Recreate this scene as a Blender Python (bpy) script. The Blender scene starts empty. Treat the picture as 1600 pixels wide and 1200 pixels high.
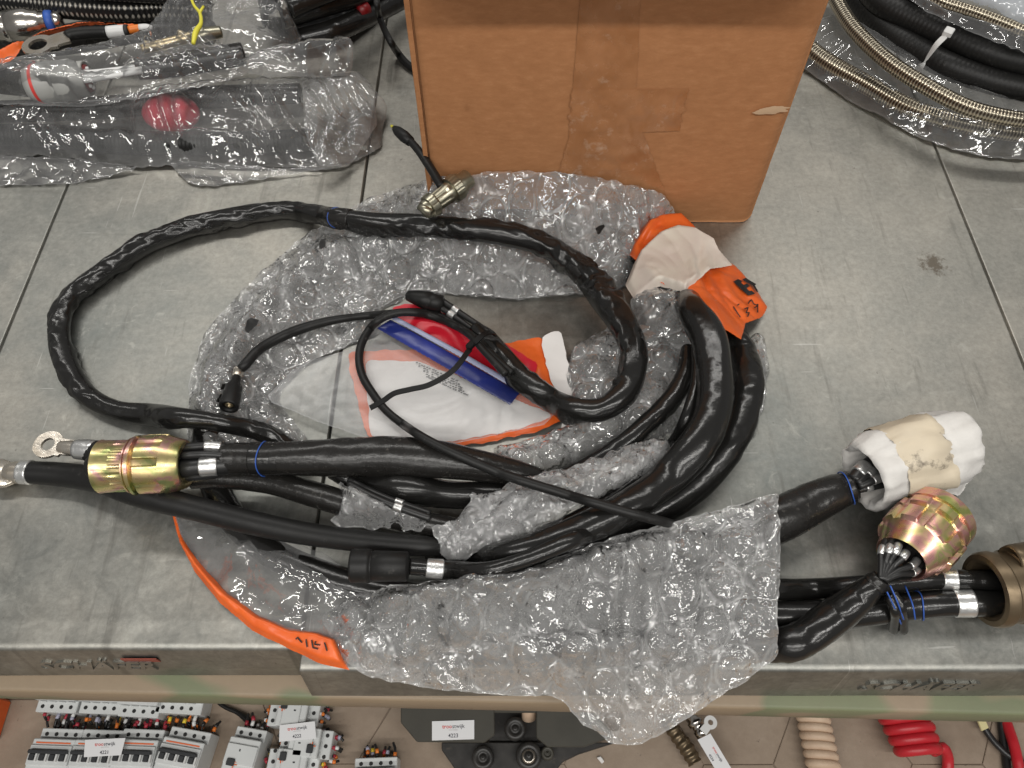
import bpy, bmesh, math, random
import numpy as np
from mathutils import Vector, Matrix

random.seed(4); np.random.seed(4)
SC = bpy.context.scene
COL = SC.collection
# ------------------------------------------------------------------ camera
F = 1202.0                     # focal length in pixels of a 1600x1200 frame
PITCH = math.radians(58.9)     # looking down at the bench
CAM = np.array([0.0, 0.0, 0.70])
cd = bpy.data.cameras.new('camera'); cam = bpy.data.objects.new('camera', cd); COL.objects.link(cam)
cam.location = CAM; cam.rotation_euler = (math.pi/2 - PITCH, 0, 0)
cd.sensor_width = 36; cd.sensor_fit = 'HORIZONTAL'; cd.lens = F/1600*36
cd.clip_start = 0.02; cd.clip_end = 60
SC.camera = cam
# ------------------------------------------------------------------ light
w = bpy.data.worlds.new('World'); SC.world = w; w.use_nodes = True
w.node_tree.nodes['Background'].inputs[0].default_value = (1.0, 0.985, 0.96, 1)
w.node_tree.nodes['Background'].inputs[1].default_value = 0.23
def strip_lamp(name, loc, sx, sy, power, col=(1.0, .975, .93)):
    l = bpy.data.lights.new(name, 'AREA'); l.shape = 'RECTANGLE'; l.size = sx; l.size_y = sy
    l.energy = power; l.color = col
    o = bpy.data.objects.new(name, l); o.location = loc; COL.objects.link(o); return o
strip_lamp('ceiling_lamp', (0.2, -0.95, 2.55), 4.6, .16, 70)     # fluorescent tubes of the hall
strip_lamp('ceiling_lamp', (-0.2, 2.05, 2.75), 4.6, .16, 56)
strip_lamp('ceiling_lamp', (0.0, -2.5, 2.6), 4.6, .16, 62)
SC.view_settings.view_transform = 'Standard'; SC.view_settings.look = 'None'
SC.view_settings.exposure = 0.0; SC.view_settings.gamma = 1
cy = SC.cycles
cy.max_bounces = 10; cy.diffuse_bounces = 3; cy.glossy_bounces = 4; cy.transmission_bounces = 6
cy.transparent_max_bounces = 24; cy.caustics_reflective = False; cy.caustics_refractive = False
cy.use_denoising = True; cy.sample_clamp_indirect = 6
# ------------------------------------------------------------------ pixel rays and numeric helpers
UX = np.array([1., 0, 0]); UY = np.array([0, math.sin(PITCH), math.cos(PITCH)]); FW = np.array([0, math.cos(PITCH), -math.sin(PITCH)])
def P(x, y, z=0.0):
    d = (x-800)/F*UX + (600-y)/F*UY + FW
    t = (z-CAM[2])/d[2]
    return CAM + d*t
def Pn(x, y, z):
    x = np.asarray(x, float); y = np.asarray(y, float); z = np.asarray(z, float)
    d = ((x-800)/F)[:, None]*UX + ((600-y)/F)[:, None]*UY + FW
    t = (z-CAM[2])/d[:, 2]
    return CAM + d*t[:, None], t
def mpp(p): return float(np.dot(np.asarray(p)-CAM, FW))/F      # metres per photo pixel at a point
def V(p): return np.array(p, float)
def unit(v): v = np.asarray(v, float); return v/max(1e-12, np.linalg.norm(v))

_r = np.random.RandomState(7); _perm = np.concatenate([_r.permutation(256)]*3)
_g = _r.normal(size=(256, 3)); _g /= np.linalg.norm(_g, axis=1)[:, None]
def noise(x, y, z=0.0):
    x, y, z = np.broadcast_arrays(np.asarray(x, float), np.asarray(y, float), np.asarray(z, float))
    xi, yi, zi = np.floor(x).astype(int), np.floor(y).astype(int), np.floor(z).astype(int)
    xf, yf, zf = x-xi, y-yi, z-zi
    u, v, w_ = [t*t*t*(t*(t*6-15)+10) for t in (xf, yf, zf)]
    out = 0
    for dx in (0, 1):
        for dy in (0, 1):
            for dz in (0, 1):
                h = _perm[(_perm[(_perm[(xi+dx) & 255]+yi+dy) & 255]+zi+dz) & 255]
                g = _g[h]
                n = g[..., 0]*(xf-dx)+g[..., 1]*(yf-dy)+g[..., 2]*(zf-dz)
                out = out + n*(u if dx else 1-u)*(v if dy else 1-v)*(w_ if dz else 1-w_)
    return out*1.6
def fbm(x, y, z=0.0, o=3):
    s = 0; a = 1.
    for i in range(o):
        s = s + a*noise(np.asarray(x)*2**i+7.3*i, np.asarray(y)*2**i-3.1*i, np.asarray(z)*2**i+1.7*i); a *= .5
    return s
def ridge(x, y, z=0.0, o=2):
    s = 0; a = 1.
    for i in range(o):
        s = s + a*(1-np.minimum(1, 2.2*np.abs(noise(np.asarray(x)*2**i+5.3*i, np.asarray(y)*2**i+2.1*i, np.asarray(z)*2**i)))); a *= .5
    return s
def sstep(t): t = np.clip(t, 0, 1); return t*t*(3-2*t)
# ------------------------------------------------------------------ height map of what lies on the bench (2 mm cells)
HX0, HY0, HR = -1.15, 0.0, .002
HM = np.zeros((1150, 900))            # [ix, iy]
def hidx(x, y):
    return np.clip(((np.asarray(x)-HX0)/HR).astype(int), 0, HM.shape[0]-1), np.clip(((np.asarray(y)-HY0)/HR).astype(int), 0, HM.shape[1]-1)
def stamp_pts(v):
    ix, iy = hidx(v[:, 0], v[:, 1]); np.maximum.at(HM, (ix, iy), v[:, 2])
def stamp_tube(c, r):
    for p, rr in zip(c, r):
        n = int(rr/HR)+1
        ix, iy = hidx(p[0], p[1])
        a = np.arange(-n, n+1); gx, gy = np.meshgrid(a, a, indexing='ij')
        d2 = rr*rr-(gx*HR)**2-(gy*HR)**2
        m = d2 > 0
        X = np.clip(ix+gx[m], 0, HM.shape[0]-1); Y = np.clip(iy+gy[m], 0, HM.shape[1]-1)
        np.maximum.at(HM, (X, Y), p[2]+np.sqrt(d2[m]))
def hmax(x, y, r):
    n = max(1, int(r*.75/HR)); ix, iy = hidx(x, y)
    return float(HM[max(0, ix-n):ix+n+1, max(0, iy-n):iy+n+1].max())
def blur(a, n):
    for ax in (0, 1):
        for _ in range(2):
            p = np.concatenate([np.repeat(np.take(a, [0], ax), n, ax), a, np.repeat(np.take(a, [-1], ax), n+1, ax)], ax)
            c = np.cumsum(p, ax)
            if ax == 0: a = (c[2*n+1:]-c[:-(2*n+1)])[:a.shape[0]]/(2*n+1)
            else: a = (c[:, 2*n+1:]-c[:, :-(2*n+1)])[:, :a.shape[1]]/(2*n+1)
    return a
def hsample(a, x, y):
    fx = np.clip((x-HX0)/HR-.5, 0, a.shape[0]-1.001); fy = np.clip((y-HY0)/HR-.5, 0, a.shape[1]-1.001)
    i = fx.astype(int); j = fy.astype(int); u = fx-i; v = fy-j
    return a[i, j]*(1-u)*(1-v)+a[i+1, j]*u*(1-v)+a[i, j+1]*(1-u)*v+a[i+1, j+1]*u*v
# ------------------------------------------------------------------ objects
OFF = {}
def tag(o, label=None, cat=None, group=None, kind=None):
    if label: o['label'] = label
    if cat: o['category'] = cat
    if group: o['group'] = group
    if kind: o['kind'] = kind
    return o
def thing(name, loc, label=None, cat=None, group=None, kind=None):
    o = bpy.data.objects.new(name, None); o.empty_display_size = .02; COL.objects.link(o)
    o.location = [float(c) for c in loc]; OFF[o.name] = V(loc)
    return tag(o, label, cat, group, kind)
def obj(name, verts, faces, mat, parent=None, smooth=True, uv=None):
    verts = np.asarray(verts, float)
    if parent is None: off = np.array([verts[:, 0].mean(), verts[:, 1].mean(), verts[:, 2].min()])
    else: off = OFF[parent.name]
    me = bpy.data.meshes.new(name)
    me.from_pydata((verts-off).tolist(), [], faces if isinstance(faces, list) else faces.tolist())
    if uv is not None:
        l = me.uv_layers.new(name='uv'); li = np.zeros(len(me.loops), int); me.loops.foreach_get('vertex_index', li)
        l.data.foreach_set('uv', np.asarray(uv, float)[li].ravel())
    me.materials.append(mat)
    me.polygons.foreach_set('use_smooth', [smooth]*len(me.polygons))
    o = bpy.data.objects.new(name, me); COL.objects.link(o); OFF[o.name] = off
    if parent is None: o.location = off
    else: o.parent = parent
    return o
def merge(lst):
    vs = []; fs = []; n = 0
    for v, f in lst:
        vs.append(np.asarray(v, float)); fs += [[i+n for i in q] for q in f]; n += len(v)
    return np.concatenate(vs), fs
def boxvf(c, s, rot=0.0, bev=0.0, M=None, seg=1):
    bm = bmesh.new(); bmesh.ops.create_cube(bm, size=1)
    for v in bm.verts: v.co = Vector((v.co.x*s[0], v.co.y*s[1], v.co.z*s[2]))
    if bev: bmesh.ops.bevel(bm, geom=list(bm.edges), offset=bev, segments=seg, profile=.7, affect='EDGES')
    a = np.array([v.co[:] for v in bm.verts]); bm.verts.index_update(); f = [[v.index for v in q.verts] for q in bm.faces]; bm.free()
    cr, sr = math.cos(rot), math.sin(rot)
    a = np.stack([a[:, 0]*cr-a[:, 1]*sr, a[:, 0]*sr+a[:, 1]*cr, a[:, 2]], 1)+V(c)
    if M is not None: a = M(a)
    return a, f
def prismvf(poly, z0, z1, bev=0.0):
    """closed outline (world xy) pulled from z0 up to z1"""
    bm = bmesh.new(); vs = [bm.verts.new((p[0], p[1], z0)) for p in poly]
    f = bm.faces.new(vs); r = bmesh.ops.extrude_face_region(bm, geom=[f])
    for g in r['geom']:
        if isinstance(g, bmesh.types.BMVert): g.co.z = z1
    if bev: bmesh.ops.bevel(bm, geom=list(bm.edges), offset=bev, segments=1, affect='EDGES')
    bmesh.ops.recalc_face_normals(bm, faces=list(bm.faces)); bm.verts.index_update()
    a = np.array([v.co[:] for v in bm.verts]); fs = [[v.index for v in q.verts] for q in bm.faces]; bm.free()
    return a, fs
def catmull(pts, n):
    pts = np.asarray(pts, float); k = len(pts)
    ext = np.vstack([2*pts[0]-pts[1], pts, 2*pts[-1]-pts[-2]])
    out = []
    for i in range(k-1):
        p0, p1, p2, p3 = ext[i:i+4]
        t = np.linspace(0, 1, n, endpoint=False)[:, None]
        out.append(.5*((2*p1)+(-p0+p2)*t+(2*p0-5*p1+4*p2-p3)*t**2+(-p0+3*p1-3*p2+p3)*t**3))
    out.append(pts[-1:]); return np.concatenate(out)
def frames(c):
    T = np.gradient(c, axis=0); T /= np.linalg.norm(T, axis=1)[:, None]+1e-12
    N = np.zeros_like(T); n = np.array([0, 0, 1.])
    n = n-T[0]*np.dot(n, T[0])
    if np.linalg.norm(n) < .2: n = np.array([0, 1., 0])-T[0]*T[0][1]
    n = unit(n)
    for i in range(len(T)):
        n = unit(n-T[i]*np.dot(n, T[i])); N[i] = n
    return T, N, np.cross(T, N)
def sweep(c, r, ring=20, lump=0., wrk=0., lobes=0, seed=0., flat=1.0, wf=70., corr=None):
    """tube round a centre line; wrinkles and lumps are real relief. returns verts, faces, uv"""
    c = np.asarray(c, float); r = np.asarray(r, float); T, N, B = frames(c)
    seg = np.linalg.norm(np.diff(c, axis=0), axis=1); s = np.concatenate([[0], np.cumsum(seg)])
    th = np.linspace(0, 2*math.pi, ring, endpoint=False)
    S, TH = np.meshgrid(s, th, indexing='ij'); C_, S_ = np.cos(TH), np.sin(TH)
    k = np.ones_like(S)
    if lump: k += lump*fbm(S*16+seed, C_*.9+seed, S_*.9, 2)
    if lobes: k += .05*np.cos(lobes*TH+3*np.sin(S*9+seed))*np.clip(.5+1.2*noise(S*8, seed+.3, 0), 0, 1.3)
    if wrk:
        q = noise(S*wf+1.6*C_+seed, C_*.8-S*14, S_*.8+seed)
        m = np.clip(.35+1.6*noise(S*14+seed*2, C_*.7, S_*.7+4), 0, 1.2)
        k += wrk*m*(np.abs(q)*1.8-.35)
        k += wrk*.5*noise(S*wf*2.3, C_*2.2+seed, S_*2.2)*m
    if corr: k += corr[0]*np.cos(2*math.pi*S/corr[1])
    R = r[:, None]*k
    v = c[:, None, :]+R[..., None]*(C_[..., None]*N[:, None, :]*flat+S_[..., None]*B[:, None, :])
    n, m_ = S.shape; v = v.reshape(-1, 3)
    i = np.arange(n-1)[:, None]*m_; j = np.arange(m_)[None]; j2 = (j+1) % m_
    f = np.stack([i+j, i+j2, i+m_+j2, i+m_+j], -1).reshape(-1, 4).tolist()
    uv = np.stack([S, TH/(2*math.pi)], -1).reshape(-1, 2)
    v = np.vstack([v, c[:1], c[-1:]]); uv = np.vstack([uv, uv[:1], uv[-1:]])
    a = len(v)-2; b = a+1; e = (n-1)*m_
    for q in range(m_):
        f.append([a, (q+1) % m_, q]); f.append([b, e+q, e+(q+1) % m_])
    return v, f, uv
def path(pts, step=.0025, lift=0.0, smooth=6, zmin=None, ground=0.0, fixed=False):
    """photo points (x, y, radius px[, z]) to a centre line resting on whatever lies there"""
    A = []
    for q in pts: A.append((q[0], q[1], q[2], q[3] if len(q) > 3 else np.nan))
    A = np.array(A, float)
    cc = catmull(np.column_stack([A[:, :3], np.arange(len(A))]), 14)
    zs = np.full(len(cc), np.nan)
    given = ~np.isnan(A[:, 3])
    if given.all(): zs = np.interp(cc[:, 3], np.arange(len(A)), A[:, 3])
    else:
        out = []
        for x, y, rp, k in cc:
            z = .15; st = .006         # come down the line of sight until the cable lands on something
            while z > ground:
                p = P(x, y, z); r = rp*mpp(p)
                if max(ground, hmax(p[0], p[1], r))+r*.98+lift >= z:
                    if st < .001: break
                    z += st; st *= .25
                z -= st
            out.append(max(ground, hmax(*P(x, y, z)[:2], r))+r*.98+lift)
        zs = np.array(out)
        g = np.exp(-np.linspace(-2, 2, 2*smooth+1)**2); g /= g.sum()
        pad = np.concatenate([np.repeat(zs[0], smooth), zs, np.repeat(zs[-1], smooth)])
        mx = np.array([pad[i:i+2*smooth+1].max() for i in range(len(zs))])
        pad = np.concatenate([np.repeat(mx[0], smooth), mx, np.repeat(mx[-1], smooth)])
        zs = np.convolve(pad, g, 'valid')
        if given.any():
            kz = np.where(given)[0]
            for q in kz:
                wt = np.exp(-((cc[:, 3]-q)/(.8 if given.sum() > 2 else .45))**2); zs = zs*(1-wt)+A[q, 3]*wt
    c, t = Pn(cc[:, 0], cc[:, 1], zs); r = cc[:, 2]*t/F
    L = np.concatenate([[0], np.cumsum(np.linalg.norm(np.diff(c, axis=0), axis=1))])
    n = max(4, int(L[-1]/step)); q = np.linspace(0, L[-1], n)
    return np.stack([np.interp(q, L, c[:, i]) for i in range(3)], 1), np.interp(q, L, r)
def tube(name, pts, mat, parent=None, ring=20, stamp=True, step=.0025, lift=0., smooth=6, ground=0., **kw):
    c, r = path(pts, step, lift, smooth, ground=ground)
    v, f, uv = sweep(c, r, ring, **kw)
    if stamp: stamp_tube(c[::2], r[::2])
    o = obj(name, v, f, mat, parent, uv=uv)
    return o, c, r
def lathe(name, p0, p1, prof, mat, parent=None, seg=48, nz=None, closed=False):
    """profile [(t along p0>p1 in metres, radius in metres[, flute amp, flute count])]"""
    p0 = V(p0); p1 = V(p1); a = unit(p1-p0); n = np.array([0, 0, 1.])-a*a[2]
    n = unit(n) if np.linalg.norm(n) > .1 else np.array([1., 0, 0]); b = np.cross(a, n)
    th = np.linspace(0, 2*math.pi, seg, endpoint=False); vs = []
    for q in prof:
        t, r = q[0], q[1]; rr = np.full(seg, r)
        if len(q) > 2: rr = r*(1+q[2]*np.clip(7*np.cos(q[3]*th)+3, -1, 1))
        pts = p0+a*t+rr[:, None]*(np.cos(th)[:, None]*n+np.sin(th)[:, None]*b)
        if nz:
            d = (fbm(pts[:, 0]*nz[1], pts[:, 1]*nz[1], pts[:, 2]*nz[1], 3)+.55*(ridge(pts[:, 0]*nz[1]*1.6+3, pts[:, 1]*nz[1]*1.6, pts[:, 2]*nz[1]*1.6, 2)-.8))[:, None]*nz[0]
            pts = pts+d*unit3(pts-(p0+a*t))
        vs.append(pts)
    v = np.concatenate(vs); m = len(prof); f = []
    for i in range(m-1+(1 if closed else 0)):
        i2 = (i+1) % m
        for j in range(seg):
            j2 = (j+1) % seg; f.append([i*seg+j, i*seg+j2, i2*seg+j2, i2*seg+j])
    return obj(name, v, f, mat, parent)
def unit3(a): return a/(np.linalg.norm(a, axis=1)[:, None]+1e-9)
def shade_split(o, ang=35):
    me = o.data
    bm = bmesh.new(); bm.from_mesh(me)
    for e in bm.edges:
        if len(e.link_faces) == 2 and e.calc_face_angle(0) > math.radians(ang): e.smooth = False
    bm.to_mesh(me); bm.free(); return o
def outline3(ol):
    """[(px, py, z)] to world"""
    return np.array([P(*q) for q in ol])
def film(name, ol, mat, parent=None, res=.0015, bulge=0., bw=.03, drape=True, clear=.0015, bl=4, edge=.02, crumple=.001,
         cf=45., fine=.0003, ff=170., bubbles=None, jag=.0015, seed=0., stamp=True, creases=0., smooth_ol=True, under=False, fold=None, smooth=True):
    """a thin sheet of plastic or paper: outline in photo points, sagging over what lies below; crumples and bubbles are relief"""
    W = outline3(ol)
    pts = []
    for i in range(len(W)):
        a = W[i]; b = W[(i+1) % len(W)]; n = max(1, int(np.linalg.norm(b-a)/.005))
        for k in range(n): pts.append(a+(b-a)*k/n)
    W = np.array(pts)
    if smooth_ol:
        for _ in range(2): W = .25*np.roll(W, 1, 0)+.5*W+.25*np.roll(W, -1, 0)
    if jag:
        k = np.arange(len(W))
        W[:, 0] += jag*1.6*noise(W[:, 0]*90, W[:, 1]*90, seed+3); W[:, 1] += jag*1.6*noise(W[:, 0]*90, W[:, 1]*90, seed+9)
    x0, y0 = W[:, :2].min(0)-res*2; x1, y1 = W[:, :2].max(0)+res*2
    gx, gy = np.meshgrid(np.arange(x0, x1, res), np.arange(y0, y1, res), indexing='ij')
    X = gx.ravel(); Y = gy.ravel()
    best = np.full(X.shape, 1e9); bx = X.copy(); by = Y.copy(); bz = np.zeros_like(X); sw = np.zeros_like(X); sz = np.zeros_like(X); ins = np.zeros(X.shape, bool)
    n = len(W)
    for i in range(n):
        a = W[i]; b = W[(i+1) % n]; d = b-a; L2 = d[0]**2+d[1]**2+1e-14
        t = np.clip(((X-a[0])*d[0]+(Y-a[1])*d[1])/L2, 0, 1)
        px = a[0]+t*d[0]; py = a[1]+t*d[1]; pz = a[2]+t*d[2]
        dist = np.hypot(X-px, Y-py)
        wgt = 1/(dist*dist+1e-6); sw += wgt; sz += wgt*pz
        m = dist < best; best[m] = dist[m]; bx[m] = px[m]; by[m] = py[m]; bz[m] = pz[m]
        c = ((a[1] > Y) != (b[1] > Y))
        if c.any():
            xi = a[0]+(Y-a[1])*d[0]/(d[1] if abs(d[1]) > 1e-14 else 1e-14); ins ^= (c & (X < xi))
    sd = np.where(ins, best, -best)
    keep = sd > -res*1.05
    out_ = keep & (~ins)
    X = np.where(out_, bx, X); Y = np.where(out_, by, Y); sdc = np.maximum(sd, 0)
    Z = sz/sw
    e = sstep(sdc/edge)
    Z = Z+bulge*np.sqrt(np.clip(1-(1-np.clip(sdc/bw, 0, 1))**2, 0, 1))
    if drape:
        h = HM
        for _ in range(max(1, bl//2)):
            h = np.maximum.reduce([h, np.roll(h, 1, 0), np.roll(h, -1, 0), np.roll(h, 1, 1), np.roll(h, -1, 1)])
        h = blur(h, bl)
        h = blur(np.maximum(h, np.minimum(HM, h+.02)), 1)
        zc = hsample(h, X, Y)+clear
        Z = Z+np.maximum(zc-Z, 0)*e
    rim_a = .55*np.exp(-(sdc/.0011)**2)
    if bubbles:
        R, pitch, hh, rot = bubbles
        cr, sr = math.cos(rot), math.sin(rot); wx = X+.008*noise(X*15, Y*15, seed+1); wy = Y+.008*noise(X*15, Y*15, seed+5)
        U = wx*cr+wy*sr; Vv = -wx*sr+wy*cr; best = np.full(X.shape, 9.); bid = np.zeros(X.shape)
        ry = pitch*.866
        for dj in (-1, 0, 1):
            j = np.round(Vv/ry)+dj
            sh = np.where(np.mod(j, 2) == 0, 0., .5)*pitch
            i = np.round((U-sh)/pitch)
            dd = np.hypot(U-i*pitch-sh, Vv-j*ry); m = dd < best; best[m] = dd[m]; bid[m] = (i*13.7+j*7.9)[m]
        inf = .30+.70*np.clip(.45+1.1*noise(bid*1.37+.5, bid*.31+.2, seed+.5), 0, 1)
        q = np.clip(best/R, 0, 1)
        dome = hh*inf*(1-q**3.2)
        defl = 1-inf
        Z = Z+dome*np.clip(sdc/.004, .15, 1)
        inside = (q < 1)
        amp = np.where(inside, .45+1.0*defl*(1-.6*q*q), 1.1)
        rim = np.exp(-((best-R*1.03)/.0016)**2); Z = Z-.0009*rim
        rim_a = rim_a+np.exp(-((best-R*1.01)/.0011)**2)*np.clip(.45+.9*noise(X*60, Y*60, seed), .05, 1)
    else: amp = 1.0
    ee = .35+.65*e
    if crumple: Z = Z+crumple*ee*amp*(fbm(X*cf+seed, Y*cf, seed, 2)*.9+(ridge(X*cf*.8+seed*3, Y*cf*.8, seed+2, 2)-.8)*1.1)
    if creases:
        u = X*18+1.2*noise(X*9, Y*9, seed); v = Y*18+1.2*noise(X*9+5, Y*9, seed+3)
        Z = Z+creases*ee*(np.abs(noise(u*1.7+.6*v, v*.6-u*.3, seed+7))*2-.4+.5*np.abs(noise(v*2.6-u, u*.5+v*.4, seed+17)))
    if fine: Z = Z+fine*amp*((ridge(X*ff, Y*ff, seed+4, 2)-.8)+.6*noise(X*ff*1.7, Y*ff*1.7, seed))
    idx = np.full(keep.shape, -1); idx[keep] = np.arange(keep.sum()); G = idx.reshape(gx.shape)
    q = np.stack([G[:-1, :-1], G[1:, :-1], G[1:, 1:], G[:-1, 1:]], -1).reshape(-1, 4)
    q = q[(q >= 0).all(1)]
    v = np.stack([X[keep], Y[keep], Z[keep]], 1)
    used = np.zeros(len(v), bool); used[q.ravel()] = True; re = np.cumsum(used)-1
    v = v[used]; q = re[q]
    if stamp: stamp_pts(v)
    o = obj(name, v, q, mat, parent, smooth=smooth)
    o.data.attributes.new('rim', 'FLOAT', 'POINT').data.foreach_set('value', rim_a[keep][used].astype(np.float32))
    return o
_fonts = {}
def text(name, s, o3, ux, uy, size, mat, parent, thick=0.0, align='CENTER', shear=0.0, wscale=1.0, bold=0.0):
    k = (s, align, shear, bold)
    if k not in _fonts:
        cu = bpy.data.curves.new('t', 'FONT'); cu.body = s; cu.size = 1; cu.align_x = align; cu.resolution_u = 2; cu.shear = shear; cu.offset = bold
        cu.dimensions = '2D'; cu.fill_mode = 'BOTH'
        t = bpy.data.objects.new('t', cu); COL.objects.link(t); dg = bpy.context.evaluated_depsgraph_get()
        me = bpy.data.meshes.new_from_object(t.evaluated_get(dg))
        _fonts[k] = (np.array([v.co[:] for v in me.vertices]).reshape(-1, 3), [list(p.vertices) for p in me.polygons])
        bpy.data.objects.remove(t); bpy.data.curves.remove(cu); bpy.data.meshes.remove(me)
    v, f = _fonts[k]; ux = unit(ux); uy = unit(uy); nn = np.cross(ux, uy)
    w3 = V(o3)+v[:, :1]*size*wscale*ux+v[:, 1:2]*size*uy
    if thick:
        n = len(w3); m = {}
        for q in f:
            for i in range(len(q)):
                e = (q[i], q[(i+1) % len(q)]); m[e] = 1
        side = [[a, b, b+n, a+n] for (a, b) in m if (b, a) not in m]
        f = [[i+n for i in q] for q in f]+side; w3 = np.vstack([w3, w3+nn*thick])
    return obj(name, w3, f, mat, parent, smooth=False)
# ------------------------------------------------------------------ materials
def new(name):
    m = bpy.data.materials.new(name); m.use_nodes = True; nt = m.node_tree
    return m, nt, nt.nodes['Principled BSDF'], nt.nodes['Material Output']
def nd(nt, t, **kw):
    n = nt.nodes.new(t)
    for k, v in kw.items():
        if k.startswith('i_'):
            key = k[2:]; key = int(key) if key.isdigit() else key.replace('_', ' ')
            if hasattr(v, 'links') or isinstance(v, bpy.types.NodeSocket): nt.links.new(v, n.inputs[key])
            else: n.inputs[key].default_value = v
        else: setattr(n, k, v)
    return n
def rgb(c): return (c[0], c[1], c[2], 1)
def coords(nt, mode='world'):
    if mode == 'uv': return nd(nt, 'ShaderNodeTexCoord').outputs['UV']
    return nd(nt, 'ShaderNodeNewGeometry').outputs['Position'] if mode == 'world' else nd(nt, 'ShaderNodeTexCoord').outputs['Object']
def ntex(nt, co, scale, detail=4, rough=.55, dist=0.): return nd(nt, 'ShaderNodeTexNoise', i_Vector=co, i_Scale=scale, i_Detail=detail, i_Roughness=rough, i_Distortion=dist).outputs['Fac']
def ramp(nt, fac, stops):
    n = nd(nt, 'ShaderNodeValToRGB', i_Fac=fac); cr = n.color_ramp
    while len(cr.elements) < len(stops): cr.elements.new(.5)
    for e, (p, c) in zip(cr.elements, stops): e.position = p; e.color = rgb(c) if len(c) == 3 else c
    return n.outputs['Color']
def mixc(nt, fac, a, b, mode='MIX'):
    n = nd(nt, 'ShaderNodeMix', data_type='RGBA', blend_type=mode); n.clamp_factor = True
    for k, v in ((0, fac), (6, a), (7, b)):
        if isinstance(v, bpy.types.NodeSocket): nt.links.new(v, n.inputs[k])
        else: n.inputs[k].default_value = v if k == 0 or len(v) == 4 else rgb(v)
    return n.outputs[2]
def mth(nt, op, a, b=0., c=0.):
    n = nd(nt, 'ShaderNodeMath', operation=op)
    for k, v in enumerate((a, b, c)):
        if isinstance(v, bpy.types.NodeSocket): nt.links.new(v, n.inputs[k])
        else: n.inputs[k].default_value = v
    return n.outputs[0]
def bumpn(nt, h, strength=.3, dist=.001): return nd(nt, 'ShaderNodeBump', i_Height=h, i_Strength=strength, i_Distance=dist).outputs['Normal']
def pbr(name, col, rough=.5, metal=0., var=None, vs=30, bs=0., bscale=200, bdist=.0005, spec=.5, coat=0., rv=0., dust=None, trans=0.):
    m, nt, b, out = new(name); co = coords(nt, 'obj')
    b.inputs['Roughness'].default_value = rough; b.inputs['Metallic'].default_value = metal
    b.inputs['Specular IOR Level'].default_value = spec; b.inputs['Coat Weight'].default_value = coat; b.inputs['Coat Roughness'].default_value = .08
    c = None
    if var: c = ramp(nt, ntex(nt, co, vs, 5), [(.33, col), (.68, var)])
    if dust:
        f = ramp(nt, ntex(nt, co, dust[0], 6, .7), [(dust[1], (0, 0, 0)), (dust[1]+.12, (1, 1, 1))])
        c = mixc(nt, mth(nt, 'MULTIPLY', f, dust[2]), c if c is not None else col, dust[3])
    if c is not None: nt.links.new(c, b.inputs['Base Color'])
    else: b.inputs['Base Color'].default_value = rgb(col)
    if rv: nt.links.new(mth(nt, 'MULTIPLY_ADD', ntex(nt, co, vs*2, 4), rv, rough-rv*.5), b.inputs['Roughness'])
    if bs: nt.links.new(bumpn(nt, ntex(nt, co, bscale, 4, .6), bs, bdist), b.inputs['Normal'])
    return m
M = {}
M['sleeve'] = pbr('black_sleeve', (.011, .0106, .010), .21, spec=.5, bs=.5, bscale=110, bdist=.0009, rv=.16, dust=(240, .66, .45, (.16, .15, .13)))
M['sleeve_matt'] = pbr('black_sleeve_matt', (.014, .013, .012), .27, spec=.45, bs=.4, bscale=120, bdist=.0012, rv=.22, dust=(170, .60, .5, (.14, .13, .115)))
M['rubber'] = pbr('black_rubber', (.011, .0108, .0105), .46, spec=.3, bs=.25, bscale=260, rv=.2, dust=(120, .6, .45, (.09, .085, .08)))
M['wire'] = pbr('black_wire', (.018, .018, .018), .36, bs=.1, rv=.1)
M['tie'] = pbr('black_nylon', (.006, .006, .006), .5, spec=.25, bs=.1)
M['silver'] = pbr('silver_tape', (.78, .78, .77), .30, .85, var=(.62, .62, .61), vs=90, bs=.55, bscale=160, bdist=.0012, rv=.15)
M['tin'] = pbr('tinned_copper', (.66, .62, .56), .28, .9, var=(.50, .44, .36), vs=60, bs=.3, bscale=90, bdist=.0012, rv=.2)
M['steel'] = pbr('polished_steel', (.62, .59, .55), .2, 1., var=(.48, .45, .41), vs=40, bs=.1, rv=.1)
M['olive'] = pbr('olive_nickel', (.44, .42, .33), .30, .95, var=(.30, .28, .20), vs=70, bs=.2, bscale=220, rv=.15)
M['bronze'] = pbr('bronze_anodised', (.20, .15, .095), .38, .75, var=(.14, .105, .065), vs=50, bs=.15, rv=.15, dust=(90, .66, .4, (.4, .34, .27)))
M['brass'] = pbr('brass', (.66, .54, .33), .3, .9, var=(.5, .4, .25), vs=50, rv=.1)
def chromate(name, stops, sc):
    m, nt, b, out = new(name); co = coords(nt, 'obj')
    n = ntex(nt, co, sc, 3, .5, .6)
    nt.links.new(ramp(nt, n, stops), b.inputs['Base Color']); b.inputs['Metallic'].default_value = .92
    nt.links.new(mth(nt, 'MULTIPLY_ADD', ntex(nt, co, 110, 4), .28, .16), b.inputs['Roughness'])
    nt.links.new(bumpn(nt, ntex(nt, co, 60, 5), .07, .001), b.inputs['Normal']); return m
M['gold'] = chromate('yellow_chromate', [(.34, (.34, .38, .15)), (.43, (.58, .49, .23)), (.50, (.68, .50, .27)), (.56, (.62, .34, .32)), (.61, (.58, .45, .25)), (.68, (.34, .40, .18))], 34)
M['pinkgold'] = chromate('pink_chromate', [(.33, (.50, .54, .18)), (.42, (.82, .62, .32)), (.50, (.84, .42, .40)), (.57, (.84, .56, .36)), (.63, (.56, .58, .22)), (.70, (.80, .50, .40))], 36)
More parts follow.
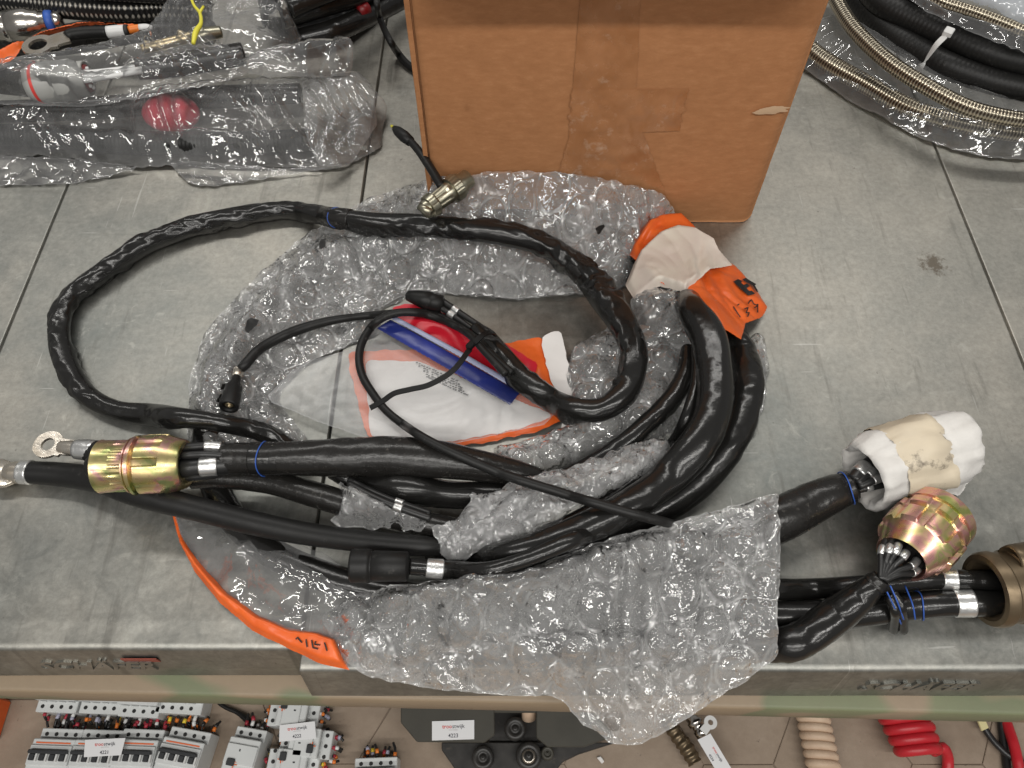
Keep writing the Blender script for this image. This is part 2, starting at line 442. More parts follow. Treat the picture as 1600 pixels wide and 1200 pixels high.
M['orange'] = pbr('orange_plastic', (.80, .145, .025), .34, var=(.70, .11, .018), vs=40, bs=.35, bscale=70, bdist=.0015, spec=.45)
M['orange_dim'] = pbr('orange_print', (.80, .16, .06), .4, bs=.2)
M['paper'] = pbr('white_paper', (.80, .78, .76), .6, var=(.76, .73, .71), vs=14, bs=.15, bscale=60, bdist=.001)
M['cream'] = pbr('cream_paper', (.70, .64, .55), .55, var=(.66, .56, .50), vs=22, bs=.25, bscale=50, bdist=.0015)
M['red'] = pbr('red_plastic', (.62, .012, .03), .34, bs=.15)
M['redcap'] = pbr('red_cap', (.60, .02, .055), .4, bs=.1)
M['blue'] = pbr('blue_zip', (.02, .035, .26), .3, var=(.012, .018, .10), vs=9, bs=.1)
M['foam'] = pbr('white_foam', (.72, .70, .67), .8, var=(.62, .60, .57), vs=40, bs=.4, bscale=140, bdist=.0015)
M['tape'] = pbr('cream_tape', (.66, .57, .43), .5, var=(.58, .50, .38), vs=30, bs=.35, bscale=80, bdist=.001, dust=(34, .565, .9, (.05, .035, .025)))
M['ink'] = pbr('black_ink', (.012, .011, .011), .5)
M['white_plastic'] = pbr('white_plastic', (.68, .68, .67), .4)
M['breaker'] = pbr('breaker_grey', (.66, .675, .67), .42, var=(.60, .615, .61), vs=20, bs=.05)
M['stripe'] = pbr('orange_stripe', (.75, .16, .05), .45)
M['toggle'] = pbr('dark_toggle', (.035, .037, .04), .4)
M['hole'] = pbr('terminal_dark', (.015, .015, .015), .6)
M['yellow'] = pbr('yellow_plastic', (.72, .66, .06), .4, bs=.1)
M['ferr_orange'] = pbr('orange_ferrule', (.75, .20, .03), .4)
M['ferr_yellow'] = pbr('yellow_ferrule', (.75, .55, .04), .4)
M['ferr_red'] = pbr('red_ferrule', (.40, .03, .05), .4)
M['ferr_grey'] = pbr('grey_ferrule', (.40, .40, .50), .4)
M['card'] = pbr('label_card', (.80, .80, .81), .5)
M['card_red'] = pbr('label_red', (.70, .06, .05), .5)
M['card_dark'] = pbr('label_dark', (.05, .05, .07), .5)
M['card_pale'] = pbr('label_pale', (.62, .58, .58), .5)
M['coil_red'] = pbr('red_coil', (.56, .02, .03), .38, var=(.48, .02, .03), vs=30, bs=.1)
M['coil_beige'] = pbr('beige_coil', (.62, .47, .34), .55, var=(.52, .37, .26), vs=40, bs=.3, bscale=90, dust=(60, .62, .6, (.2, .12, .08)))
M['dark_steel'] = pbr('dark_olive_steel', (.062, .058, .046), .5, var=(.048, .045, .036), vs=20, bs=.2, bscale=120, dust=(30, .68, .5, (.16, .11, .07)))
M['black_steel'] = pbr('black_steel', (.022, .021, .020), .4, var=(.04, .037, .034), vs=30, bs=.2, rv=.15, dust=(50, .6, .5, (.12, .10, .08)))
M['blue_line'] = pbr('blue_thread', (.03, .10, .42), .5)
M['black_bag'] = pbr('black_bag', (.008, .008, .008), .3, bs=.3, bscale=30, bdist=.004)
M['grey_plastic'] = pbr('grey_plastic', (.42, .42, .40), .4)
M['maroon'] = pbr('maroon_insert', (.20, .03, .03), .45)
M['flag_red'] = pbr('dark_red_plastic', (.20, .006, .008), .4)
# sheet metal of the bench: spangled zinc with dull cloudy patches, scratches and dark specks
def galv(name, warm):
    m, nt, b, out = new(name); co = coords(nt)
    big = ntex(nt, co, 4.2, 6, .62, .3); mid = ntex(nt, co, 26, 8, .72, .7); fin = ntex(nt, co, 150, 5, .75)
    base = ramp(nt, mid, [(.27, (.14, .147, .138)), (.47, (.27, .267, .244)), (.58, (.35, .343, .312)), (.75, (.55, .54, .49))])
    w_ = ramp(nt, big, [(.34, (.165, .186, .182)), (.50, (.285, .288, .268)), (.64, (.43, .408, .362))])
    c = mixc(nt, .52, base, w_)
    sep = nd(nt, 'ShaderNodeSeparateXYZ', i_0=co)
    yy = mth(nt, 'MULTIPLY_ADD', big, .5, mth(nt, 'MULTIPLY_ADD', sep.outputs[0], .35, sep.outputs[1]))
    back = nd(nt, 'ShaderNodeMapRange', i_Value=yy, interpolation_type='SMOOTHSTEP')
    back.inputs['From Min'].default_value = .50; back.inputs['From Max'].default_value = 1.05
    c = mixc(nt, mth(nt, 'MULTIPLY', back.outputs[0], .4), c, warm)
    c = mixc(nt, .75, c, ramp(nt, fin, [(.30, (.80, .80, .80)), (.70, (1.22, 1.22, 1.22))]), 'MULTIPLY')
    for sc_, ro_, th_, am_ in (((60, 5, 1), .12, .585, .42), ((140, 12, 1), -.08, .63, .35), ((7, 60, 1), .1, .62, .22)):
        mp0 = nd(nt, 'ShaderNodeMapping', i_Vector=co); mp0.inputs['Scale'].default_value = sc_; mp0.inputs['Rotation'].default_value = (0, 0, ro_)
        stf = ramp(nt, ntex(nt, mp0.outputs[0], 1, 5, .6, .2), [(th_, (0, 0, 0)), (th_+.13, (1, 1, 1))])
        c = mixc(nt, mth(nt, 'MULTIPLY', stf, am_), c, (.105, .10, .088))
    mp = nd(nt, 'ShaderNodeMapping', i_Vector=co); mp.inputs['Scale'].default_value = (260, 9, 1); mp.inputs['Rotation'].default_value = (0, 0, .35)
    scr = ramp(nt, ntex(nt, mp.outputs[0], 1, 3, .5), [(.705, (0, 0, 0)), (.73, (1, 1, 1))])
    mp2 = nd(nt, 'ShaderNodeMapping', i_Vector=co); mp2.inputs['Scale'].default_value = (10, 200, 1); mp2.inputs['Rotation'].default_value = (0, 0, .2)
    scr2 = ramp(nt, ntex(nt, mp2.outputs[0], 1, 3, .5), [(.715, (0, 0, 0)), (.735, (1, 1, 1))])
    c = mixc(nt, mth(nt, 'MULTIPLY', mth(nt, 'MAXIMUM', scr, scr2), .30), c, (.70, .69, .66))
    spk = ramp(nt, ntex(nt, co, 95, 3, .6), [(.24, (1, 1, 1)), (.285, (0, 0, 0))])
    c = mixc(nt, mth(nt, 'MULTIPLY', spk, .55), c, (.10, .09, .08))
    smear = ramp(nt, ntex(nt, co, 38, 6, .7, 1.2), [(.60, (0, 0, 0)), (.70, (1, 1, 1))])
    c = mixc(nt, mth(nt, 'MULTIPLY', smear, .34), c, (.56, .55, .50))
    stain = nd(nt, 'ShaderNodeVectorMath', operation='DISTANCE', i_0=co); p = P(1458, 412); stain.inputs[1].default_value = p.tolist()
    st = mth(nt, 'ADD', stain.outputs['Value'], mth(nt, 'MULTIPLY', mth(nt, 'SUBTRACT', ntex(nt, co, 120, 5, .7), .5), .055))
    sf = ramp(nt, st, [(.008, (1, 1, 1)), (.016, (0, 0, 0))])
    c = mixc(nt, mth(nt, 'MULTIPLY', sf, .75), c, (.11, .085, .06))
    nt.links.new(c, b.inputs['Base Color']); b.inputs['Metallic'].default_value = .95
    nt.links.new(mth(nt, 'MULTIPLY_ADD', mid, .34, .31), b.inputs['Roughness'])
    h = mth(nt, 'ADD', mth(nt, 'MULTIPLY', fin, .3), mid)
    nt.links.new(bumpn(nt, h, .15, .001), b.inputs['Normal']); return m
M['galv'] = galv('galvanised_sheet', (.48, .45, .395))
def camo():
    m, nt, b, out = new('camouflage_paint'); co = coords(nt)
    mp = nd(nt, 'ShaderNodeMapping', i_Vector=co); mp.inputs['Scale'].default_value = (5.5, 9, 6); mp.inputs['Location'].default_value = (.35, 0, 0)
    c = ramp(nt, ntex(nt, mp.outputs[0], 1, 2, .4), [(.0, (.33, .245, .165)), (.47, (.31, .235, .155)), (.50, (.17, .20, .11)), (.58, (.20, .225, .125)), (.61, (.33, .25, .17)), (1, (.35, .26, .18))])
    cr = c.node.color_ramp; cr.interpolation = 'LINEAR'
    c = mixc(nt, mth(nt, 'MULTIPLY', ntex(nt, co, 120, 5, .7), .35), c, (.17, .13, .09))
    nt.links.new(c, b.inputs['Base Color']); b.inputs['Roughness'].default_value = .5
    nt.links.new(bumpn(nt, ntex(nt, co, 160, 4), .2, .0006), b.inputs['Normal']); return m
M['camo'] = camo()
def concrete():
    m, nt, b, out = new('worn_concrete'); co = coords(nt)
    c = ramp(nt, ntex(nt, co, 9, 6, .65), [(.3, (.27, .205, .15)), (.5, (.34, .265, .20)), (.72, (.42, .335, .26))])
    c = mixc(nt, mth(nt, 'MULTIPLY', ntex(nt, co, 90, 5, .7), .5), c, (.20, .15, .11))
    sp = ramp(nt, ntex(nt, co, 55, 3, .6), [(.26, (1, 1, 1)), (.31, (0, 0, 0))]); c = mixc(nt, mth(nt, 'MULTIPLY', sp, .6), c, (.07, .05, .04))
    nt.links.new(c, b.inputs['Base Color']); b.inputs['Roughness'].default_value = .7
    nt.links.new(bumpn(nt, ntex(nt, co, 70, 6, .7), .4, .002), b.inputs['Normal']); return m
M['concrete'] = concrete()
def cardboard():
    m, nt, b, out = new('brown_cardboard'); co = coords(nt)
    mp = nd(nt, 'ShaderNodeMapping', i_Vector=co); mp.inputs['Scale'].default_value = (60, 60, 150)
    f = ntex(nt, mp.outputs[0], 1, 6, .7)
    c = ramp(nt, f, [(.30, (.40, .178, .075)), (.55, (.48, .222, .098)), (.72, (.56, .275, .13))])
    c = mixc(nt, mth(nt, 'MULTIPLY', ntex(nt, co, 7, 4, .6), .5), c, (.44, .20, .086))
    c = mixc(nt, mth(nt, 'MULTIPLY', ramp(nt, ntex(nt, co, 26, 6, .75), [(.62, (0, 0, 0)), (.75, (1, 1, 1))]), .3), c, (.27, .115, .048))
    nt.links.new(c, b.inputs['Base Color']); b.inputs['Roughness'].default_value = .62; b.inputs['Specular IOR Level'].default_value = .3
    nt.links.new(bumpn(nt, f, .2, .0006), b.inputs['Normal']); return m
M['cardboard'] = cardboard()
M['torn'] = pbr('torn_cardboard', (.62, .43, .27), .8, bs=.4, bscale=120, bdist=.001)
def braid(name, col, dark, metal, rough, scale, rr=(.25, .7)):
    m, nt, b, out = new(name); uv = coords(nt, 'uv')
    sp = nd(nt, 'ShaderNodeSeparateXYZ', i_0=uv)
    a = mth(nt, 'MULTIPLY', sp.outputs[0], scale[0]); v = mth(nt, 'MULTIPLY', sp.outputs[1], scale[1])
    s1 = mth(nt, 'SINE', mth(nt, 'ADD', a, v)); s2 = mth(nt, 'SINE', mth(nt, 'SUBTRACT', a, v))
    h = mth(nt, 'MULTIPLY', s1, s2); hh = mth(nt, 'MULTIPLY_ADD', h, .5, .5)
    nt.links.new(mixc(nt, ramp(nt, hh, [(rr[0], (0, 0, 0)), (rr[1], (1, 1, 1))]), dark, col), b.inputs['Base Color'])
    b.inputs['Metallic'].default_value = metal; b.inputs['Roughness'].default_value = rough
    nt.links.new(bumpn(nt, hh, 1., .0012), b.inputs['Normal']); return m
M['braid_steel'] = braid('braided_steel', (.60, .54, .42), (.10, .08, .06), .9, .28, (800, 25.1327))
M['braid_black'] = braid('braided_black', (.34, .32, .28), (.007, .007, .007), .2, .3, (520, 25.1327), (.62, .86))
def plastic(name, milk, milkvar, rough=.1, tint=(1, 1, 1), gl=1.0, bscale=60, bstr=.5, vor=True, body=(.78, .78, .78), fac=(.5, .35), fs=(95, 260)):
    """clear film: mostly see-through, mirror glints from its wrinkles, a little white haze"""
    m, nt, b, out = new(name); nt.nodes.remove(b); co = coords(nt, 'obj')
    n1 = ntex(nt, co, bscale, 4, .6, .8)
    vo = nd(nt, 'ShaderNodeTexVoronoi', i_Vector=nd(nt, 'ShaderNodeMixRGB', blend_type='LINEAR_LIGHT', i_Fac=.02, i_Color1=co, i_Color2=nd(nt, 'ShaderNodeTexNoise', i_Vector=co, i_Scale=35).outputs['Color']).outputs[0], i_Scale=bscale*1.1, feature='DISTANCE_TO_EDGE').outputs['Distance']
    h = mth(nt, 'ADD', n1, mth(nt, 'MULTIPLY', mth(nt, 'MINIMUM', vo, .25), 1.6)) if vor else n1
    nor = bumpn(nt, h, bstr, .0022)
    smooth_nor = nor
    # crumpled film: small flat facets, each tilted its own way, in patches
    dis = nd(nt, 'ShaderNodeMixRGB', blend_type='LINEAR_LIGHT', i_Fac=.035, i_Color1=co, i_Color2=nd(nt, 'ShaderNodeTexNoise', i_Vector=co, i_Scale=28, i_Detail=3).outputs['Color']).outputs[0]
    for a_, s_, rot in ((fac[0], fs[0], .6), (fac[1], fs[1], -.7)):
        if not a_: continue
        mp = nd(nt, 'ShaderNodeMapping', i_Vector=dis); mp.inputs['Rotation'].default_value = (0, 0, rot); mp.inputs['Scale'].default_value = (1, .42, 1)
        vc = nd(nt, 'ShaderNodeTexVoronoi', i_Vector=mp.outputs[0], i_Scale=s_).outputs['Color']
        msk = nd(nt, 'ShaderNodeMapRange', i_Value=ntex(nt, co, 24+s_*.1, 3)); msk.inputs['From Min'].default_value = .30; msk.inputs['From Max'].default_value = .55
        v0 = nd(nt, 'ShaderNodeVectorMath', operation='SUBTRACT', i_0=vc); v0.inputs[1].default_value = (.5, .5, .5)
        v1 = nd(nt, 'ShaderNodeVectorMath', operation='SCALE', i_0=v0.outputs[0], i_Scale=mth(nt, 'MULTIPLY', msk.outputs[0], a_*1.6))
        nor = nd(nt, 'ShaderNodeVectorMath', operation='NORMALIZE', i_0=nd(nt, 'ShaderNodeVectorMath', operation='ADD', i_0=nor, i_1=v1.outputs[0]).outputs[0]).outputs[0]
    fr = nd(nt, 'ShaderNodeFresnel', i_IOR=1.5, i_Normal=nor).outputs[0]
    fr = mth(nt, 'MINIMUM', mth(nt, 'MULTIPLY', fr, 1.7*gl), 1.0)
    lw = nd(nt, 'ShaderNodeLayerWeight', i_Blend=.35, i_Normal=smooth_nor).outputs['Facing']
    mk = mth(nt, 'MULTIPLY_ADD', ntex(nt, co, 22, 5, .7), milkvar, milk-milkvar*.5)
    mk = mth(nt, 'ADD', mk, mth(nt, 'MULTIPLY', mth(nt, 'POWER', lw, 2.5), .35))
    mk = mth(nt, 'ADD', mk, mth(nt, 'MULTIPLY', nd(nt, 'ShaderNodeAttribute', attribute_name='rim').outputs['Fac'], .25)); mk.node.use_clamp = True
    tr = nd(nt, 'ShaderNodeBsdfTransparent', i_Color=rgb(tint)).outputs[0]
    df = nd(nt, 'ShaderNodeBsdfDiffuse', i_Color=rgb(body), i_Normal=smooth_nor).outputs[0]; tl = nd(nt, 'ShaderNodeBsdfTranslucent', i_Color=rgb(body)).outputs[0]
    dt = nd(nt, 'ShaderNodeMixShader', i_0=.35, i_1=df, i_2=tl).outputs[0]
    bs = nd(nt, 'ShaderNodeMixShader', i_0=mk, i_1=tr, i_2=dt).outputs[0]
    gl_ = nd(nt, 'ShaderNodeBsdfGlossy', i_Color=(1, 1, 1, 1), i_Roughness=rough, i_Normal=nor).outputs[0]
    fin = nd(nt, 'ShaderNodeMixShader', i_0=fr, i_1=bs, i_2=gl_).outputs[0]
    nt.links.new(fin, out.inputs['Surface']); return m
M['bubble'] = plastic('bubble_film', .30, .42, .075, bscale=50, bstr=.65, fac=(.72, .5), fs=(64, 180), gl=1.9, body=(.88, .88, .87))
M['bubble_in'] = plastic('bubble_film_inner', .16, .22, .09, bscale=40, bstr=.5, fac=(.6, .4), gl=1.3)
M['bubble_milky'] = plastic('bubble_film_milky', .36, .28, .09, bscale=80, bstr=.6, fac=(.6, .55), gl=1.3)
M['bag'] = plastic('clear_bag', .17, .32, .07, bscale=22, bstr=.35, fac=(.32, .16), fs=(34, 110), gl=1.15)
M['bag_dark'] = plastic('clear_bag_thin', .11, .20, .08, bscale=18, bstr=.3, fac=(.34, .15), fs=(28, 90))
M['ziplock'] = plastic('ziplock_film', .22, .06, .26, bscale=9, bstr=.05, vor=False, fac=(0, 0), gl=.4, body=(.86, .87, .88))
M['tape_clear'] = plastic('packing_tape', .03, .10, .2, tint=(.95, .92, .88), bscale=45, bstr=.2, fac=(.10, .06), gl=.8)
M['tape_brown'] = pbr('packing_tape_on_cardboard', (.37, .16, .064), .26, var=(.46, .215, .098), vs=30, bs=.3, bscale=55, bdist=.001, rv=.15, dust=(38, .60, .45, (.66, .50, .38)))
M['white_film'] = plastic('bluish_film', .55, .3, .12, bscale=14, bstr=.5, fac=(.3, .1), fs=(25, 80), body=(.78, .84, .92))
# ------------------------------------------------------------------ the setting: floor, beam, bench
FZ = -0.75
def make_floor():
    fl = thing('floor', (0, 0, FZ), 'worn brown concrete paver floor under the bench', kind='structure')
    obj('floor_bed', [(-7, -7, FZ-.002), (7, -7, FZ-.002), (7, 7, FZ-.002), (-7, 7, FZ-.002)], [[0, 1, 2, 3]], pbr('joint_sand', (.21, .16, .12), .8), fl)
    R = .118; k = 0
    for i in range(-8, 9):
        for j in range(-4, 8):
            cx = i*R*1.5+.03; cyy = j*R*1.732+(R*.866 if i % 2 else 0)+.02
            if not (-1.5 < cx < 1.5 and -.5 < cyy < 1.2): continue
            rr = R-.0007; tz = random.uniform(-.0003, .0003)
            ring = [(cx+rr*math.cos(a*math.pi/3)+random.uniform(-.001, .001), cyy+rr*math.sin(a*math.pi/3)+random.uniform(-.001, .001)) for a in range(6)]
            v, f = prismvf(ring, FZ-.03, FZ+tz, .0008)
            obj('paver', v, f, M['concrete'], fl, smooth=False)
make_floor()
# far pavement beyond the pavers
obj('pavement', [(-7, -7, FZ-.001), (7, -7, FZ-.001), (7, -.55, FZ-.001), (-7, -.55, FZ-.001)], [[0, 1, 2, 3]], M['concrete'])['kind'] = 'structure'

def make_beam():
    x0, x1 = -1.25, 1.25; sl = -.021/.96; y0 = .1155
    prof = [(.05, -.066), (.0035, -.066), (.0010, -.0668), (0, -.069), (0, -.112), (.002, -.115), (.05, -.115)]
    xs = np.linspace(x0, x1, 80); v = []
    for x in xs:
        for (dy, z) in prof: v.append((x, y0+x*sl+dy+.0004*noise(x*30, z*40), z))
    n = len(prof); f = [[i*n+j, (i+1)*n+j, (i+1)*n+j+1, i*n+j+1] for i in range(len(xs)-1) for j in range(n-1)]
    o = obj('support_beam', v, f, M['camo']); tag(o, 'tan and green camouflage painted steel beam running under the bench front', kind='structure')
make_beam()

XA = .5*(P(105, 290)[0]+P(0, 545)[0]); XB = .5*(P(600, 55)[0]+P(518, 660)[0]); XC = .5*(P(1460, 235)[0]+P(1600, 560)[0])
bench = thing('bench_top', (0, .5, 0), 'grey galvanised sheet metal bench top made of flanged panels', kind='structure')
def panel(x0, x1, yf, label, dz=0., slope=.010, rib=.02):
    prof = [(1.75, 0)]+[(y, 0) for y in np.linspace(1.6, yf+rib+.012, 34)]+[(yf+rib+.004, 0), (yf+rib, -.0011), (yf+.007, -.0011), (yf+.0035, -.0016), (yf+.0012, -.0030), (yf, -.0055),
            (yf-slope*.35, -.024), (yf-slope*.7, -.042), (yf-slope, -.060), (yf-slope+.003, -.0625), (yf+.03, -.0625)]
    xs = [x0, x0+.0005, x0+.0012, x0+.002]+list(np.linspace(x0+.03, x1-.03, 40))+[x1-.002, x1-.0012, x1-.0005, x1]
    ed = [-.02, -.0006, 0, 0]+[0]*40+[0, 0, -.0006, -.02]
    v = []
    for x, e in zip(xs, ed):
        for (y, z) in prof:
            flat = z > -.003
            wob = .0006*noise(x*4, y*4) if flat else .0006*noise(x*9, z*30+4)
            v.append((x, y+(0 if flat else wob), z+dz+(e if flat else min(0, e*.1))+(wob if flat else 0)))
    n = len(prof); f = [[i*n+j, i*n+j+1, (i+1)*n+j+1, (i+1)*n+j] for i in range(len(xs)-1) for j in range(n-1)]
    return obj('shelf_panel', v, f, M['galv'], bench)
YF1, YF2 = .149, .131
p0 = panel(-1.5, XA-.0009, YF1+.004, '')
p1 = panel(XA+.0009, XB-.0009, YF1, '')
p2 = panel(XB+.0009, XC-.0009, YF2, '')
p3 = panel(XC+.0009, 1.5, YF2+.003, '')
obj('shelf_underside', [(-1.5, .2, -.05), (1.5, .2, -.05), (1.5, 1.75, -.05), (-1.5, 1.75, -.05)], [[0, 1, 2, 3]], M['black_steel'], bench)
def flange_text(px0, px1, pyc, yf, par):
    z = -.032; y = yf-.010*.5-.0006
    a = P(px0, pyc, z); b = P(px1, pyc, z); wd = b[0]-a[0]
    text('embossed_lettering', 'SCHÄFER', ((a[0]+b[0])/2, y, z-.010), (1, 0, 0), unit((0, .16, 1)), wd/4.15, M['galv'], par, thick=.0030, shear=.3, wscale=1.0, bold=.03)
flange_text(58, 240, 1038, YF1, p1)
v, f = boxvf((P(217, 1033, -.018)[0], YF1-.0042, -.021), (.032, .001, .011)); obj('sticker_remnant', v, f, pbr('red_sticker', (.26, .06, .04), .6), p1, smooth=False); flange_text(1345, 1528, 1079, YF2, p2)

# ------------------------------------------------------------------ cardboard box
def make_box():
    Y0 = P(900, 345)[1]; xl = P(676, 345)[0]; xr = P(1174, 345)[0]; H = .305; D = .32
    t = thing('cardboard_box', ((xl+xr)/2, Y0+D/2, 0), 'large plain brown cardboard box with clear tape on its front', 'cardboard box')
    rc = .012; ol = []
    def corner(cx, cyy, a0):
        for k in range(7): a = a0+k/6*math.pi/2; ol.append((cx+rc*math.cos(a), cyy+rc*math.sin(a)))
    ol = []
    corner(xl+rc, Y0+rc+.004, math.pi)
    for x in np.linspace(xl+rc, xr-rc, 50)[1:-1]: ol.append((x, Y0+.004))
    corner(xr-rc, Y0+rc+.004, 1.5*math.pi); corner(xr-rc, Y0+D-rc, 0); corner(xl+rc, Y0+D-rc, .5*math.pi)
    zs = [0, .0015, .004]+list(np.linspace(.012, H, 30)); v = []
    cxm = (xl+xr)/2
    for z in zs:
        ins = .003*max(0, 1-z/.004)
        for (x, y) in ol:
            k = 1-.02*(z/H)*(1 if x > cxm else .1)
            v.append((cxm+(x-cxm)*k*(1-ins*3), y+(.0022*noise(x*9, z*9, 3) if z > .01 else 0)+ins, z))
    n = len(ol); f = [[i*n+j, i*n+(j+1) % n, (i+1)*n+(j+1) % n, (i+1)*n+j] for i in range(len(zs)-1) for j in range(n)]
    f.append(list(range((len(zs)-1)*n, len(zs)*n)))
    obj('side_walls', v, f, M['cardboard'], t)
    def board(name, x0, x1, z0, z1, yo, th, mat, nx=70, nz=60, bul=.0, wav=.0012, jag=0., tape=False):
        vs = []; us = np.linspace(0, 1, nx); ws = np.linspace(0, 1, nz)
        for u in us:
            for q in ws:
                z = z0+(z1-z0)*q; e = jag*noise(z*150, 3.3+yo*900)
                if callable(x0): xa, xb = x0(z), x1(z)
                else: xa, xb = x0, x1
                x = xa+(xb-xa)*u+(e if u in (0, 1) else 0)
                fx = (x-xl)/(xr-xl); k = 1-.02*(z/H)*(1 if x > cxm else .1)
                bow = -.006*math.sin(math.pi*min(1, max(0, fx)))*math.sin(math.pi*min(1, z/H*.9))
                x_ = cxm+(x-cxm)*k
                rnd = .010*max(0, (x-(xr-.014))/.014)**2 if x > xr-.014 else 0
                vs.append((x_, Y0-yo+bow+rnd+wav*noise(x*14, z*14, 1.5)+.0006*noise(x*60, z*25, 4)+(.0008*noise(x*55, z*55, 8.)+.0005*ridge(x*90, z*40, 2.) if tape else 0), z))
        n_ = nz; ff = [[i*n_+j, (i+1)*n_+j, (i+1)*n_+j+1, i*n_+j+1] for i in range(nx-1) for j in range(nz-1)]
        if th:
            b = len(vs); vs += [(p[0], p[1]+th, p[2]) for p in vs]
            for i in range(nx-1):
                for j in (0, nz-1): a = i*n_+j; c = a+n_; ff.append([a, c, c+b, a+b])
            for j in range(nz-1):
                for i in (0, nx-1): a = i*n_+j; c = a+1; ff.append([a, c, c+b, a+b])
        return obj(name, vs, ff, mat, t)
    ce = pbr('box_edge', (.30, .155, .075), .8, var=(.16, .08, .04), vs=200)
    board('front_panel', xl+.0065, xr+.001, .0012, H, .0035, .004, M['cardboard'])
    board('glue_flap', xl-.001, xl+.0042, .0012, H, .0030, .003, M['cardboard'], nx=6)
    g = lambda a, b, za, zb: (lambda z: a+(b-a)*(z-za)/(zb-za))
    xp = lambda px, py, z: P(px, py, z)[0]
    zt = lambda py: .7-Y0*math.tan(PITCH-math.atan((600-py)/F))
    z_lo, z_m, z_hi = .002, zt(185), .30
    board('packing_tape', g(xp(862, 300, zt(300)), xp(893, 185, z_m), zt(300), z_m), g(xp(1045, 230, zt(230)), xp(1000, 185, z_m), zt(280), z_m), .004, z_m-.004, .0052, 0, M['tape_brown'], nx=40, nz=40, tape=True, jag=.002)
    board('packing_tape', g(xp(890, 190, z_m), xp(905, 0, zt(0)), z_m, zt(0)), g(xp(992, 190, z_m), xp(1000, 0, zt(0)), z_m, zt(0)), z_m-.02, .304, .0048, 0, M['tape_brown'], nx=30, nz=40, tape=True)
    board('packing_tape', xp(892, 150, zt(150)), xp(1072, 150, zt(150)), zt(195), zt(128), .0056, 0, M['tape_brown'], nx=60, nz=24, tape=True, jag=.004)
    # torn paper scar, with ragged outline
    zc = zt(164); xc = xp(1201, 164, zc); pts = []
    for a in np.linspace(0, 2*math.pi, 40, endpoint=False):
        r = 1+.35*noise(math.cos(a)*2, math.sin(a)*2, 5); pts.append((xc+.0165*r*math.cos(a)*(1.15 if math.cos(a) > 0 else 1.0), zc+.0048*r*math.sin(a)+.002*math.cos(a)))
    fx = lambda x: (Y0-.0049-.006*math.sin(math.pi*(x-xl)/(xr-xl))*math.sin(math.pi*min(1, zc/H*.9))+.0012*noise(x*14, zc*14, 1.5))
    vs = [(x, fx(x)-.0012, z) for x, z in pts]+[(xc, fx(xc)-.0016, zc)]
    obj('torn_patch', vs, [[i, (i+1) % 40, 40] for i in range(40)], M['torn'], t)
    # unseen front flap, added half open to shade the top of the front
    v, f = boxvf((0, 0, 0), (xr-xl-.02, .004, .07), bev=.001)
    ca, sa = math.cos(.95), math.sin(.95)
    v = np.stack([v[:, 0]*.97, v[:, 1]*ca-(v[:, 2]+.035)*sa, v[:, 1]*sa+(v[:, 2]+.035)*ca], 1)+V((cxm-.004, Y0-.006, H+.001))
    obj('shade_flap', v, f, M['cardboard'], t)
make_box()
# ------------------------------------------------------------------ coil under the bubble wrap and the pouch it surrounds
TEL = 0
def cable(name, label, cat, pts, mat, group=None, parent=None, part='sleeve', loc=None, **kw):
    """a cable as a thing whose sleeve is its first part"""
    z0 = P(pts[0][0], pts[0][1], 0.0)
    t = parent or thing(name, z0, label, cat, group)
    o, c, r = tube(part, pts, mat, t, **kw)
    return t, c, r
def band(parent, c, r, s0, s1, mat, name='cable_marker', over=1.06, wob=.03, seed=1.):
    """a wrapped marker round part of a cable: fractions s0..s1 of its length"""
    n = len(c); a, b = int(s0*(n-1)), max(int(s0*(n-1))+2, int(s1*(n-1)))
    cc = c[a:b+1]; rr = r[a:b+1]*over
    L = np.linspace(0, len(cc)-1, max(6, len(cc)*2)); cc = np.stack([np.interp(L, np.arange(len(cc)), cc[:, i]) for i in range(3)], 1); rr = np.interp(L, np.arange(len(rr)), rr)
    v, f, uv = sweep(cc, rr, 24, lump=wob, seed=seed)
    return obj(name, v, f, mat, parent)
def band_px(parent, c, r, x0, x1, mat, **kw):
    """marker between two photo columns/rows along a cable (nearest samples)"""
    q = c-CAM; d = q@FW; X = 800+F*(q@UX)/d; Y = 600-F*(q@UY)/d
    a = int(np.argmin((X-x0[0])**2+(Y-x0[1])**2)); b = int(np.argmin((X-x1[0])**2+(Y-x1[1])**2)); a, b = sorted((a, b)); n = len(c)-1
    return band(parent, c, r, a/n, max(b, a+2)/n, mat, **kw)

def thread(parent, c, r, xy, over=1.05):
    q = c-CAM; d = q@FW; X = 800+F*(q@UX)/d; Y = 600-F*(q@UY)/d
    i = int(np.clip(np.argmin((X-xy[0])**2+(Y-xy[1])**2), 2, len(c)-3)); t = unit(c[i+1]-c[i-1])
    n = unit(np.cross(t, (0, 0, 1.))); b = np.cross(t, n); a = np.linspace(0, 2*math.pi, 40)
    R = r[i]*over; pts = c[i]+R*(np.cos(a)[:, None]*n+np.sin(a)[:, None]*b)+t*(.0012*np.sin(a*2)[:, None])
    v, f, _ = sweep(pts, np.full(40, .0006), 6); return obj('thread', v, f, M['blue_line'], parent)
